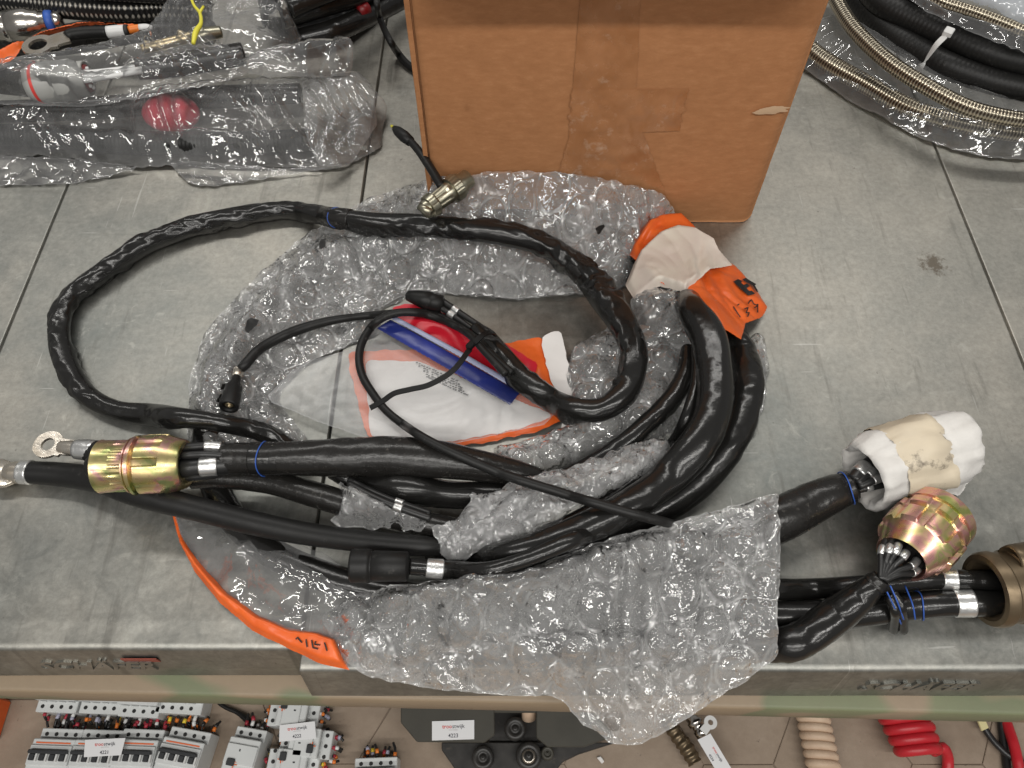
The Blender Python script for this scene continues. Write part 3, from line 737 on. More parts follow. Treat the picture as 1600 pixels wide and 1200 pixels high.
# brown connector pair: lower cable runs through the wrap right round the coil
brown = thing('connector_cable', P(1545, 940, 0), 'pair of thick black cables ending in a round bronze connector at the right edge', 'cable')
ring_pts = [(1575, 943, 21, .030), (1520, 942, 21, .028), (1460, 944, 21, .025), (1400, 950, 22, .022), (1310, 960, 23), (1215, 962, 23), (1100, 955, 23), (950, 965, 23), (800, 955, 23), (650, 935, 23), (520, 905, 23), (420, 860, 23), (350, 790, 22), (325, 705, 22),
            (338, 610, 22), (385, 530, 21), (445, 465, 20), (525, 405, 20), (625, 365, 19), (745, 348, 19), (860, 348, 19), (955, 375, 19), (1035, 425, 19), (1075, 470, 18)]
o, c1, r1 = tube('sleeve', ring_pts, M['sleeve'], brown, lump=.03, wrk=.03, seed=3.)
band_px(brown, c1, r1, (1489, 943), (1521, 943), M['silver'], over=1.04)
thread(brown, c1, r1, (1434, 946))
o, c2, r2 = tube('sleeve', [(1570, 908, 15, .034), (1510, 906, 15, .034), (1440, 906, 15, .032), (1340, 916, 16), (1217, 920, 16), (1090, 912, 17), (900, 910, 17), (760, 912, 16, .025)], M['sleeve'], brown, lump=.03, wrk=.03, seed=8.)
band_px(brown, c2, r2, (1468, 906), (1497, 906), M['silver'], over=1.05)
# foam plug trunk and pink connector trunk (their ends come later)
foam_t = thing('wrapped_connector_cable', P(1330, 790, 0), 'black sleeved cable whose end is wrapped in white foam and cream tape', 'cable')
o, c3, r3 = tube('sleeve', [(1330, 760, 24, .036), (1290, 776, 30, .036), (1217, 811, 35, .036), (1120, 850, 33), (1000, 885, 28), (880, 915, 24), (790, 918, 20, .03)], M['sleeve_matt'], foam_t, lump=.04, wrk=.05, seed=5., lobes=3)
pink_t = thing('fan_connector_cable', P(1378, 905, 0), 'black sleeved cable fanning into six wires at a pink gold connector', 'cable')
o, c4, r4 = tube('sleeve', [(1376, 903, 13, .062), (1360, 918, 19, .055), (1338, 938, 25, .046), (1301, 966, 28, .034), (1255, 998, 28, .028), (1217, 1008, 27), (1110, 1005, 25), (960, 1005, 24), (810, 990, 22), (680, 955, 18)], M['sleeve'], pink_t, lump=.05, wrk=.05, seed=6., lobes=3)

# ---- pouch, zip bag and red card lying on the bench inside the coil
pouch = thing('document_pouch', P(700, 620, 0), 'white document pouch with orange border and white sealing strips, under the zip bag', 'pouch')
film('orange_border', [(543, 550, .003), (640, 546, .003), (700, 548, .003), (788, 537, .004), (846, 525, .005), (862, 590, .006), (888, 650, .006), (842, 674, .004), (770, 690, .003), (712, 698, .003), (576, 687, .003), (556, 620, .003)], M['orange'], pouch, crumple=.0007, cf=28, creases=.0015, res=.002, edge=.012)
film('white_panel', [(571, 562, .0045), (648, 563, .0045), (716, 588, .0045), (800, 622, .005), (852, 642, .006), (868, 650, .006), (820, 668, .005), (712, 690, .0045), (578, 683, .0045)], M['paper'], pouch, crumple=.0005, cf=30, clear=.001, res=.002, edge=.008, creases=.0012)
film('seal_strip', [(843, 527, .008), (876, 514, .012), (899, 615, .012), (890, 632, .010), (862, 600, .008)], M['paper'], pouch, crumple=.0004, res=.002, clear=.002, creases=.001, fine=0.0001)
film('seal_strip', [(872, 668, .010), (882, 652, .010), (901, 653, .012), (913, 662, .012), (880, 687, .008)], M['paper'], pouch, crumple=.0004, res=.002, clear=.002, fine=0.0001)
for k in range(5):      # the print itself cannot be read: rows of dark marks
    for q in range(16):
        if random.random() < .15: continue
        u = q/16; x = 650+66*u+k*4; y = 568+30*u+k*5.5-2
        x += random.uniform(-.8, .8); a = P(x, y, .0075); b = P(x+random.uniform(1.5, 4.2), y+random.uniform(.8, 2), .0075); d = unit(b-a); nn = np.array([-d[1], d[0], 0])*.0011
        if k == 0 and q == 0: marks = []
        marks.append(([a-nn, b-nn*random.uniform(.4, 1), b+nn, a+nn*random.uniform(.3, 1)], [[0, 1, 2, 3]]))
v, f = merge(marks); obj('fine_print', v, f, M['ink'], pouch)
redc = film('red_card', [(610, 481, .005), (640, 473, .006), (690, 487, .008), (776, 529, .008), (843, 569, .008), (835, 589, .007), (784, 591, .006), (629, 504, .006)], M['red'], None, crumple=.0004, cf=20, creases=.0012, res=.002, clear=.001, fine=.0001)
tag(redc, 'glossy red plastic card sticking out behind the blue zip', 'card')
zipb = thing('zip_bag', P(560, 600, 0), 'clear plastic zip bag with a blue slide closure lying over white paper', 'zip bag')
film('bag_film', [(418, 618, .016), (452, 583, .013), (476, 566, .012), (548, 546, .010), (592, 508, .009), (613, 496, .009), (716, 553, .011), (816, 612, .011), (872, 642, .010), (850, 664, .009), (712, 693, .008), (640, 690, .008), (576, 686, .009), (500, 660, .011), (424, 629, .013)], M['ziplock'], zipb, bulge=.0008, bw=.005, crumple=.0003, cf=16, creases=.0010, fine=0, jag=.0003, smooth_ol=False, res=.002, clear=.003, bl=12, edge=.02)
film('blue_strip', [(589, 513, .016), (610, 499, .016), (712, 556, .018), (813, 613, .018), (797, 633, .018), (690, 571, .018)], M['blue'], zipb, crumple=.0002, fine=0, jag=0, clear=.001, res=.0016, edge=.004, bulge=.002, bw=.008, smooth_ol=False)
film('zip_rail', [(611, 498, .018), (618, 494, .018), (720, 549, .020), (820, 607, .020), (813, 613, .020), (714, 555, .020)], pbr('lilac_rail', (.34, .36, .50), .3), zipb, crumple=.0001, fine=0, jag=0, clear=.001, res=.0014, edge=.003, bulge=.0015, bw=.003, smooth_ol=False)

# ---- bubble wrap round the coil: top and left
B1 = dict(bubbles=(.0165, .0370, .0075, .35), crumple=.0023, cf=52, fine=.0007, creases=.0055)
wrap = thing('bubble_wrap', P(700, 420, 0), 'clear bubble wrap wound round the back and left of the cable coil', 'bubble wrap')
ringo = [(292, 640, .004), (300, 580, .003), (318, 522, .003), (355, 480, .003), (402, 430, .003), (478, 366, .003), (560, 318, .003), (640, 290, .006), (668, 284, .04), (700, 277, .082), (760, 268, .091), (860, 267, .093), (950, 279, .081), (1035, 300, .060), (1058, 332, .028), (1010, 395, .01), (985, 440, .004), (960, 456, .003),
         (880, 460, .003), (800, 468, .003), (700, 458, .003), (630, 462, .003), (575, 492, .003), (590, 520, .003), (530, 545, .003), (480, 566, .004), (440, 600, .003), (424, 630, .003), (450, 660, .003), (480, 700, .004), (420, 760, .003), (330, 760, .003), (292, 700, .003)]
film('inner_layer', [(800+(x-800)*.985+3, 500+(y-500)*.97, max(.002, z*.6)) for x, y, z in ringo], M['bubble_in'], wrap, clear=.001, bl=5, edge=.02, stamp=False, res=.0019, bubbles=(.0165, .0370, .005, .9), crumple=.0016, cf=40, creases=.003, seed=11)
film('bubble_layer', ringo, M['bubble'], wrap, clear=.005, bl=6, edge=.028, res=.0014, seed=2, **B1)
# dark scraps where the film is torn open
for (x, y, s) in ((395, 506, 17), (503, 380, 12), (938, 357, 13)):
    z = hmax(*P(x, y, .03)[:2], .01)
    film('torn_hole', [(x-s, y+s*.5, z), (x-s*.2, y-s*.7, z+.003), (x+s*.9, y-s*.4, z+.002), (x+s*.3, y+s*.2, z), (x-s*.4, y+s*1.1, z)], M['rubber'], wrap, jag=.003, clear=.0012, crumple=.001, edge=.003, stamp=False)
wrap2 = thing('bubble_wrap', P(960, 600, 0), 'bubble wrap bunched under the thick cables inside the right of the coil', 'bubble wrap')
r2o = [(980, 446, .012), (1040, 425, .012), (1088, 470, .008), (1135, 560, .004), (1100, 640, .004), (1040, 690, .003), (960, 706, .003), (880, 735, .003), (810, 770, .003), (778, 735, .004), (770, 700, .004), (830, 690, .004), (880, 668, .005), (900, 655, .003), (880, 600, .003), (890, 548, .003), (935, 520, .003), (985, 505, .003), (1010, 480, .004)]
film('inner_layer', r2o, M['bubble_in'], wrap2, bulge=.012, bw=.03, clear=.001, stamp=False, res=.0018, bubbles=(.0165, .037, .006, 1.2), crumple=.002, cf=50, creases=.004, seed=21)
film('bubble_layer', r2o, M['bubble'], wrap2, bulge=.022, bw=.04, clear=.004, bl=6, res=.0014, bubbles=(.0165, .037, .0075, .1), crumple=.002, cf=55, fine=.0005, creases=.005, seed=5)
sliv = film('bubble_wrap', [(1176, 520, .004), (1194, 528, .004), (1202, 575, .004), (1196, 620, .003), (1180, 680, .003), (1160, 700, .003), (1140, 640, .006), (1150, 560, .008)], M['bubble'], None, bulge=.012, bw=.02, crumple=.0015, cf=55, creases=.003, seed=31, bubbles=(.0165, .037, .004, .5))
tag(sliv, 'narrow edge of bubble wrap showing right of the thick cables', 'bubble wrap')

# ---- the thick cables of the coil's right side
G2 = 'thick black cables on the right of the coil'
t4, c, r = cable('power_cable', 'black sleeved cable innermost at the right of the coil, bending towards the wrap', 'cable', [(1077, 545, 13), (1070, 587, 15), (1047, 627, 16), (1010, 663, 16), (970, 697, 15), (905, 735, 14), (842, 756, 13), (790, 775, 12)], M['sleeve'], lump=.07, wrk=.11, wf=50, seed=12., lobes=3, smooth=14)
t3, c, r = cable('power_cable', 'thinner black cable squeezed between the innermost and the widest cable of the coil', 'cable', [(1088, 535, 8), (1089, 587, 9), (1083, 622, 10), (1068, 668, 12), (1043, 706, 12), (980, 762, 12), (905, 808, 12), (840, 838, 12)], M['sleeve'], lump=.04, wrk=.05, seed=13., smooth=14)
t2, c, r = cable('power_cable', 'outermost thick black sleeved cable at the right of the coil', 'cable', [(1146, 524, 17, .011), (1157, 548, 22, .020), (1167, 582, 24), (1167, 613, 24), (1157, 660, 25), (1137, 700, 25), (1098, 748, 25), (1046, 788, 24), (980, 820, 23), (900, 855, 22), (820, 880, 20, .024), (750, 888, 16, .014)], M['sleeve'], lump=.07, wrk=.11, wf=45, seed=14., lobes=3, smooth=14)
t1, c, r = cable('power_cable', 'widest black sleeved cable of the coil, second from its right edge', 'cable', [(1075, 468, 18), (1083, 487, 22), (1107, 527, 28), (1117, 587, 28), (1115, 637, 28), (1092, 690, 29), (1050, 740, 28), (990, 786, 26), (910, 826, 24), (820, 858, 22), (730, 872, 19, .022), (670, 868, 14, .012)], M['sleeve'], lump=.08, wrk=.11, wf=45, seed=15., lobes=3, smooth=14)
# ---- orange bag with its white label, over the cable bend
ob = thing('orange_bag', P(1090, 430, 0), 'bright orange plastic bag with white label and black lettering, wrapped over the cable bend', 'bag')
film('orange_film', [(1008, 350, .03), (1030, 336, .035), (1064, 333, .035), (1084, 352, .03), (1120, 400, .02), (1148, 415, .012), (1172, 440, .008), (1199, 480, .008), (1190, 496, .012), (1165, 505, .03), (1158, 530, .045), (1130, 512, .06), (1105, 478, .06), (1070, 458, .055), (1030, 440, .05), (990, 404, .03), (982, 398, .02), (982, 390, .02)], M['orange'], ob, bulge=.004, bw=.015, clear=.003, bl=6, edge=.010, crumple=.0004, cf=30, creases=.0045, fine=.0002, jag=.0006, smooth_ol=False, seed=41)
film('white_label', [(1031, 362, .042), (1060, 352, .044), (1086, 355, .044), (1115, 372, .04), (1123, 390, .035), (1144, 415, .028), (1110, 420, .05), (1070, 457, .058), (1030, 447, .045), (990, 467, .03), (977, 445, .026), (995, 402, .03)], M['cream'], ob, bulge=.001, bw=.01, clear=.0085, bl=8, edge=.004, crumple=.0003, cf=18, creases=.0022, fine=.0001, jag=.0003, smooth_ol=False, seed=43)
def on_bag(x, y, lift=.0006):
    z = .05
    for _ in range(12):
        p = P(x, y, z); z = .5*z+.5*(hmax(p[0], p[1], .0015)+lift)
    return P(x, y, z)
def strokes(name, lines, rad, parent, mat=None, lift=.0006):
    out = []
    for ln in lines:
        if len(ln) == 2: ln = [ln[0], ((ln[0][0]+ln[1][0])/2, (ln[0][1]+ln[1][1])/2), ln[1]]
        pts = []
        for a, b in zip(ln[:-1], ln[1:]):
            for k in range(4): pts.append((a[0]+(b[0]-a[0])*k/4, a[1]+(b[1]-a[1])*k/4))
        pts.append(ln[-1])
        c = np.array([on_bag(x, y, lift) for x, y in pts]); out.append(sweep(c, np.full(len(c), rad), 6, flat=.4)[:2])
    v, f = merge(out); return obj(name, v, f, mat or M['ink'], parent)
def blocks(name, polys, parent, lift=.0008):
    out = []
    for pl in polys:
        v = []; n = 6; f = []
        for i in range(n+1):
            for j in range(n+1):
                u, q = i/n, j/n
                x = (pl[0][0]*(1-u)+pl[1][0]*u)*(1-q)+(pl[3][0]*(1-u)+pl[2][0]*u)*q
                y = (pl[0][1]*(1-u)+pl[1][1]*u)*(1-q)+(pl[3][1]*(1-u)+pl[2][1]*u)*q
                v.append(on_bag(x, y, lift))
        f = [[i*(n+1)+j, (i+1)*(n+1)+j, (i+1)*(n+1)+j+1, i*(n+1)+j+1] for i in range(n) for j in range(n)]
        out.append((v, f))
    v, f = merge(out); return obj(name, v, f, M['ink'], parent)
# the E and the cut-off letter after it: long stem, three arms
blocks('printed_lettering', [[(1146, 440), (1153, 436), (1176, 460), (1169, 462)], [(1153, 436), (1160, 439), (1157, 443), (1151, 441)], [(1158, 447), (1167, 443), (1172, 447), (1163, 452)], [(1165, 456), (1175, 454), (1180, 459), (1169, 462)],
        [(1160, 437), (1165, 434), (1182, 444), (1178, 447)], [(1176, 446), (1180, 446), (1185, 456), (1182, 456)]], ob)
strokes('handwriting', [[(1146, 479), (1151, 487), (1157, 496)], [(1152, 477), (1155, 475)], [(1163, 483), (1169, 480), (1166, 489), (1171, 488), (1168, 495)], [(1169, 474), (1174, 468), (1178, 475), (1184, 477)], [(1184, 475), (1184, 488)], [(1183, 478), (1179, 481)]], .0007, ob)
# shreds of film left over the label's foot
film('film_shred', [(985, 462, .03), (1030, 446, .045), (1064, 458, .055), (1085, 490, .045), (1060, 520, .04), (1020, 530, .03), (985, 500, .02)], M['bubble'], wrap2, clear=.003, bulge=.003, crumple=.0030, cf=60, creases=.008, fine=.001, jag=.003, seed=51)

# ---- lower left: clear bag with an orange border, lying half under the cables
cb = thing('clear_bag', P(400, 930, 0), 'clear plastic bag with an orange edge strip hanging over the bench front at lower left', 'bag')
film('bag_film', [(272, 806, .004), (330, 812, .012), (420, 835, .02), (520, 870, .02), (560, 912, .02), (640, 920, .02), (700, 980, .02), (640, 1060, .01), (545, 1045, .008), (470, 1012, .006), (400, 975, .005), (345, 925, .004), (305, 880, .004), (282, 840, .004)], M['bag'], cb, clear=.004, bl=6, edge=.03, crumple=.0014, cf=30, creases=.006, fine=.0003, seed=61, bulge=.004)
film('orange_edge', [(269, 804, .005), (275, 806, .005), (282, 832, .005), (297, 860, .006), (322, 891, .006), (358, 928, .007), (405, 962, .008), (455, 982, .009), (500, 988, .010), (528, 999, .010), (546, 1047, .006), (500, 1037, .005), (450, 1013, .005), (395, 986, .005), (345, 943, .005), (305, 894, .005), (281, 848, .005)], M['orange'], cb, clear=.0012, crumple=.0003, cf=40, creases=.0022, fine=.0001, jag=.0003, seed=63, edge=.004, smooth_ol=False)
strokes('handwriting', [[(462, 999), (465, 996), (469, 1001), (472, 1004)], [(478, 999), (480, 1011)], [(487, 1000), (489, 1012), (497, 1014)], [(493, 1002), (492, 1007), (500, 1008)], [(507, 1004), (511, 1017)]], .0007, cb)
# ------------------------------------------------------------------ left-hand cables
# cable B with the flat lug at the far left
lugc = thing('lug_cable', P(60, 745, 0), 'thick black cable with a flat tinned lug reaching the left edge', 'cable')
o, c, r = tube('sheath', [(34, 738, 17), (62, 739, 18), (110, 743, 19), (165, 752, 21), (220, 772, 21), (320, 798, 19), (400, 818, 19), (480, 834, 18), (560, 845, 17), (640, 852, 16), (705, 856, 13, .036), (745, 856, 9, .024)], M['rubber'], lugc, smooth=24, lump=.02, wrk=.015, seed=1.)
band_px(lugc, c, r, (17, 738), (48, 739), M['silver'], over=1.1)
zc = float(c[0][2])
lathe('lug_barrel', P(46, 739, zc), P(16, 738, zc), [(0, .0105), (.014, .011), (.018, .010), (.022, .0085)], M['tin'], lugc, seg=24)
a = P(14, 738, zc); pts2 = [P(x, y, zc)[:2] for x, y in ((22, 724), (22, 755), (8, 761), (-14, 762), (-30, 752), (-34, 740), (-28, 725), (-10, 717), (6, 718))]
v, f = prismvf([(p[0], p[1]) for p in pts2], zc-.0025, zc+.0025, .0012); obj('lug', v, f, M['tin'], lugc)
# cable C just above it
cc_, c, r = cable('power_cable', 'black sleeved cable emerging below the gold connector, above the long lug cable', 'cable', [(300, 752, 12, .028), (345, 748, 15, .032), (420, 754, 18, .035), (500, 775, 20, .038), (580, 800, 20, .040), (660, 818, 20, .042), (715, 828, 17, .036), (750, 836, 12, .024), (775, 842, 8, .012)], M['sleeve_matt'], lump=.04, wrk=.04, seed=22., smooth=24)
cd_, c, r = cable('power_cable', 'glossy black sleeved cable right below the thick sleeved trunk, ending under the white film', 'cable', [(518, 738, 10, .030), (560, 750, 19, .034), (630, 762, 22), (700, 772, 22), (755, 773, 21), (808, 770, 15, .03), (840, 765, 9, .02)], M['sleeve'], lump=.06, wrk=.08, seed=23., lobes=2, smooth=18)
tw = thing('ringed_wire', P(600, 780, 0), 'thin black twin wire with a silver ring, above the torn film scrap', 'wire')
for dy in (-3, 4):
    o, c, r = tube('wire', [(545, 752+dy, 5), (575, 768+dy, 5), (605, 782+dy, 5.5), (640, 795+dy, 6), (672, 806+dy, 6)], M['wire'], tw, lift=.003, ring=10)
    band_px(tw, c, r, (617, 785+dy), (631, 792+dy), M['silver'], over=1.2)
scr = film('film_scrap', [(528, 752, .045), (560, 762, .05), (600, 785, .052), (640, 800, .055), (668, 808, .055), (672, 825, .05), (650, 832, .048), (615, 822, .045), (590, 832, .042), (560, 822, .04), (516, 824, .038), (524, 800, .04)], M['bubble_milky'], None, clear=.004, jag=.004, crumple=.0016, cf=60, creases=.006, fine=.0005, bl=3, edge=.008, seed=71)
tag(scr, 'torn scrap of cloudy plastic film lying across the cables below the trunk', 'plastic film')
# ---- black plug with the silver marker
plug = thing('marked_plug_cable', P(600, 890, 0), 'black round plug with a silver marker ring reading 1b', 'cable')
o, c, r = tube('sheath', [(640, 885, 13), (700, 890, 14), (760, 891, 13), (820, 874, 12), (880, 850, 13), (950, 820, 13, .03), (1010, 788, 12, .018)], M['sleeve'], plug, lump=.04, wrk=.05, seed=25., lobes=2, lift=.002)
zc = float(c[0][2])+.006
pa, pb = P(636, 885, zc), P(549, 884, zc); k = mpp(pa); LL = np.linalg.norm(pb-pa)
lathe('plug_body', pa, pb, [(-.002, .004), (-.001, 20*k), (.0, 23*k), (.028, 24*k), (.0285, 22.5*k), (.030, 22.5*k), (.0305, 26*k), (.033, 26.5*k), (LL-.002, 26.5*k), (LL, 25.5*k), (LL, 21*k), (LL-.01, 20*k), (LL-.012, .001)], M['rubber'], plug, seg=40)
b_ = band_px(plug, c, r, (666, 888), (689, 890), M['silver'], over=1.10)
# 1b scratched into the marker (read from the photo: "1b")
strokes('marker_lettering', [[(674, 881), (674.5, 890)], [(680, 881), (680.5, 890)], [(680.5, 885.5), (684, 885), (685, 888), (680.5, 890)]], .00045, b_, mat=M['white_plastic'], lift=.0015)
# ---- the loose loop cable
lp = thing('looped_cable', P(250, 650, 0), 'long wrinkled black sleeved cable lying in a wide loop over the left of the bench', 'cable')
loop = [(478, 716, 8, .020), (448, 696, 12, .024), (424, 682, 15, .026), (379, 668, 16), (322, 657, 17), (247, 649, 18), (180, 640, 16), (131, 611, 17), (101, 562, 18), (93, 510, 17), (108, 468, 17), (135, 443, 17), (212, 390, 17), (270, 364, 17), (330, 346, 17), (435, 329, 15), (485, 333, 15), (525, 340, 16), (600, 350, 19), (690, 354, 19), (794, 367, 20), (857, 387, 19),
        (908, 422, 22), (955, 480, 25), (985, 532, 24), (990, 575, 23), (975, 616, 22), (935, 641, 20), (885, 636, 20), (840, 611, 20), (800, 577, 19), (765, 535, 17), (742, 512, 12)]
loop = [(q[0], q[1], q[2]*.93)+tuple(q[3:]) for q in loop]
o, cl, rl = tube('sleeve', loop, M['sleeve'], lp, lump=.10, wrk=.27, seed=2.2, lobes=2, ring=28, step=.0018, wf=44)
band_px(lp, cl, rl, (519, 339), (548, 343), M['sleeve_matt'], name='tape_wrap', over=1.06)
thread(lp, cl, rl, (525, 339))
band_px(lp, cl, rl, (895, 408), (915, 428), M['sleeve_matt'], name='tape_wrap', over=1.05)
zt_ = float(cl[-1][2])
for d, z in ((-4, 0), (4, .003)):
    o, c, r = tube('wire', [(745+d, 513-d, 5, zt_+z), (722+d, 497-d*.8, 5, zt_+z), (700+d, 482-d*.8, 5, zt_+z), (676+d, 466-d*.8, 5, zt_+.002)], M['wire'], lp, ring=10, stamp=False)
    band_px(lp, c, r, (704+d, 485-d), (712+d, 491-d), M['silver'], over=1.25); band_px(lp, c, r, (680+d, 469-d), (688+d, 474-d), M['silver'], over=1.25)
pa, pb = P(690, 475, zt_+.003), P(634, 461, zt_+.003); k = mpp(pa); LL = np.linalg.norm(pb-pa)
lathe('boot', pa, pb, [(-.003, .003), (0, 13*k), (.010, 15*k), (.012, 13.5*k), (.013, 15*k), (.022, 14*k), (LL*.75, 11*k), (LL-.002, 8*k), (LL, .002)], M['rubber'], lp, seg=28)
# ---- trunk A with its gold connector
tr = thing('gold_connector_cable', P(228, 730, 0), 'thick black sleeved trunk with a large gold connector lying over the lug cables at left', 'cable')
o, c, r = tube('sleeve', [(350, 718, 24, .050), (372, 717, 25, .051), (415, 717, 26, .053), (470, 716, 27, .056), (550, 714, 29, .059), (620, 714, 31, .060), (690, 719, 29, .059), (750, 728, 25, .053), (800, 738, 21, .043), (850, 752, 17, .03)], M['sleeve_matt'], tr, lump=.05, wrk=.07, wf=40, seed=31., lobes=2, ring=28)
thread(tr, c, r, (410, 717))
band_px(tr, c, r, (395, 717), (440, 717), M['sleeve'], name='tape_wrap', over=1.012, wob=.01)
zs = float(c[0][2]); zg = zs+.004
for (pts, mk) in (([(376, 708, 6, zs+.004), (352, 700, 7, zs+.007), (325, 697, 7, zg+.008), (285, 700, 7, zg+.006)], (320, 344)), ([(376, 716, 5, zs+.004), (352, 712, 6, zs+.010), (320, 710, 6, zg+.012), (285, 712, 6, zg+.01)], None), ([(372, 722, 13, zs), (354, 726, 15, zs+.002), (326, 728, 15, zg+.002), (285, 732, 15, zg)], (314, 341)), ([(376, 728, 6, zs-.004), (352, 736, 7, zs-.006), (320, 742, 8, zg-.010), (285, 745, 8, zg-.01)], None)):
    o, c_, r_ = tube('wire', pts, M['wire'], tr, ring=14)
    if mk: band_px(tr, c_, r_, (mk[0], pts[2][1]), (mk[1], pts[2][1]), M['silver'], over=1.10, wob=.05)
pa, pb = P(292, 725, zg), P(158, 729, zg); k = mpp(pa); LL = np.linalg.norm(pb-pa); q = LL/134
gc = lathe('connector_shell', pa, pb, [(.003, 20*k), (0, 33*k), (0, 36*k), (2*q, 38*k), (27*q, 46*k), (32*q, 46*k, .05, 9), (64*q, 46*k, .05, 9), (68*q, 43*k), (71*q, 42*k), (72*q, 47*k), (77*q, 47*k), (78*q, 42*k), (81*q, 42*k), (82*q, 44*k), (84*q, 44*k), (85*q, 41*k), (87*q, 40*k, .02, 20), (104*q, 40*k, .02, 20), (106*q, 40.5*k), (128*q, 41*k), (132*q, 42*k), (LL, 40*k), (LL, 36*k), (LL-.012, 34*k)], M['gold'], tr, seg=180)
shade_split(gc, 30)
lathe('insert', pa, pb, [(.004, 34*k), (.0045, .001)], M['hole'], tr, seg=32); lathe('insert', pa, pb, [(LL-.010, 36*k), (LL-.009, .001)], M['hole'], tr, seg=32)
lathe('rear_boot', pb, pb+(pb-pa)*.14, [(-.008, 22*k), (.004, 22*k), (.008, 20*k), (.012, 14*k)], M['rubber'], tr, seg=28)
# ring lug seen past the gold connector
rl_ = thing('ring_lug_cable', P(100, 700, 0), 'short black cable with a tinned ring lug, coming out behind the gold connector', 'cable')
zl = .03
o, c, r = tube('sheath', [(175, 712, 22, .034), (155, 708, 20, .032), (140, 705, 17, .030)], M['rubber'], rl_, ring=18)
o2, c, r = tube('marker_sleeve', [(150, 704, 16, .033), (136, 703, 16, .032), (120, 702, 15, .031)], M['silver'], rl_, ring=18, lump=.1, seed=4.)
lathe('lug_barrel', P(124, 702, .031), P(92, 698, .030), [(0, 13*k), (.010, 13*k), (.016, 11*k), (.020, .006)], M['tin'], rl_, seg=24)
def ring_plate(cx, cy_, rx, hole, z, th, nx, ny, k, name, parent, mat, tail):
    c0 = P(cx, cy_, z); n = 40; vs = []; f = []
    th_ = np.linspace(0, 2*math.pi, n, endpoint=False); tv = P(nx, ny, z)-c0; ta = math.atan2(tv[1], tv[0]); tl = np.linalg.norm(tv)
    for zz in (z+th, z-th):
        for kk, rr in ((0, hole), (1, rx)):
            for a in th_:
                R = rr*k
                d = math.atan2(math.sin(a-ta), math.cos(a-ta))
                if kk and abs(d) < .62: R = min(tl/max(.3, math.cos(d)), tl*1.05); R = R if abs(d) < .42 else rx*k+(R-rx*k)*.35
                vs.append((c0[0]+R*math.cos(a), c0[1]+R*math.sin(a), zz))
    for j in range(n):
        j2 = (j+1) % n
        f += [[j, j2, n+j2, n+j], [2*n+j2, 2*n+j, 3*n+j, 3*n+j2], [n+j, n+j2, 3*n+j2, 3*n+j], [j2, j, 2*n+j, 2*n+j2]]
    return obj(name, vs, f, mat, parent, smooth=False)
ring_plate(76, 695, 24, 11, .030, .0016, 112, 701, k, 'ring', rl_, M['tin'], 0)

# ---- milky bubble wrap thrown over the cables
mk = thing('bubble_wrap', P(820, 800, 0), 'cloudy white piece of bubble wrap lying on top of the cables in the middle', 'bubble wrap')
film('bubble_layer', [(684, 862, .05), (676, 840, .05), (700, 815, .055), (735, 790, .06), (738, 765, .06), (780, 770, .06), (800, 748, .06), (850, 740, .055), (920, 722, .055), (990, 692, .05), (1046, 686, .05), (1044, 715, .055), (1010, 740, .06), (960, 765, .06), (900, 795, .06), (850, 828, .058), (800, 850, .055), (740, 866, .05), (715, 884, .05)], M['bubble_milky'], mk, clear=.004, bulge=.008, bw=.02, jag=.003, bubbles=(.0165, .037, .004, .8), crumple=.0022, cf=65, creases=.006, fine=.0006, bl=4, edge=.012, seed=81)
film('inner_layer', [(690, 858, .048), (740, 800, .05), (800, 752, .05), (920, 728, .05), (1030, 694, .045), (1000, 738, .05), (900, 790, .05), (800, 845, .05)], M['bubble_milky'], mk, clear=.001, crumple=.002, cf=55, creases=.004, stamp=False, seed=83)
film('film_shred', [(672, 828, .058), (700, 815, .062), (698, 808, .066), (718, 822, .06), (700, 850, .056), (690, 862, .054), (678, 850, .054)], M['bubble_milky'], mk, clear=.004, jag=.004, crumple=.002, cf=70, creases=.006, seed=85)
# ---- thin cables: coax plug and thin loop, then the cable tie
cx_ = thing('coax_cable', P(370, 600, 0), 'thin black cable ending in a small round plug with a brass centre', 'cable')
o, c, r = tube('sheath', [(370, 588, 6), (374, 578, 7), (383, 570, 8), (404, 547, 8), (436, 528, 8), (470, 514, 8), (508, 503, 7), (548, 496, 6), (596, 491, 6), (644, 487, 6), (684, 493, 6), (720, 513, 6), (748, 533, 6), (775, 560, 6), (800, 583, 6)], M['rubber'], cx_, ring=14, lift=.001)
band_px(cx_, c, r, (369, 588), (375, 578), M['tin'], name='ferrule', over=1.25)
z1 = float(c[0][2]); pa, pb = P(369, 592, z1), P(357, 636, z1+.006); k = mpp(pa); LL = np.linalg.norm(pb-pa)
lathe('plug_body', pa, pb, [(-.004, 5*k), (0, 7*k), (.006, 8*k), (.011, 13*k), (LL-.002, 15*k), (LL, 14.5*k), (LL, 10*k), (LL-.004, 9.5*k)], M['rubber'], cx_, seg=32)
lathe('plug_socket', pa, pb, [(LL-.005, 10*k), (LL-.0048, 6*k), (LL-.002, 5.8*k), (LL-.002, 3*k), (LL-.006, 2.8*k), (LL-.006, .0003)], M['brass'], cx_, seg=24)
th_ = thing('thin_loop_cable', P(580, 600, 0), 'thin black cable curving in a loop over the zip bag and the milky wrap', 'cable')
o, c, r = tube('sheath', [(790, 585, 6), (758, 550, 6), (732, 522, 6), (700, 504, 6), (660, 490, 6.5), (620, 489, 6.5), (588, 503, 6.5), (568, 530, 6.5), (561, 558, 6.5), (566, 586, 6.5), (580, 611, 6.5), (604, 642, 6.5), (640, 670, 7), (680, 694, 7.5), (740, 722, 8), (800, 746, 8), (870, 768, 8), (940, 789, 8), (1000, 806, 8), (1060, 822, 7.5), (1100, 840, 7)], M['rubber'], th_, ring=14, lift=.001, smooth=4)
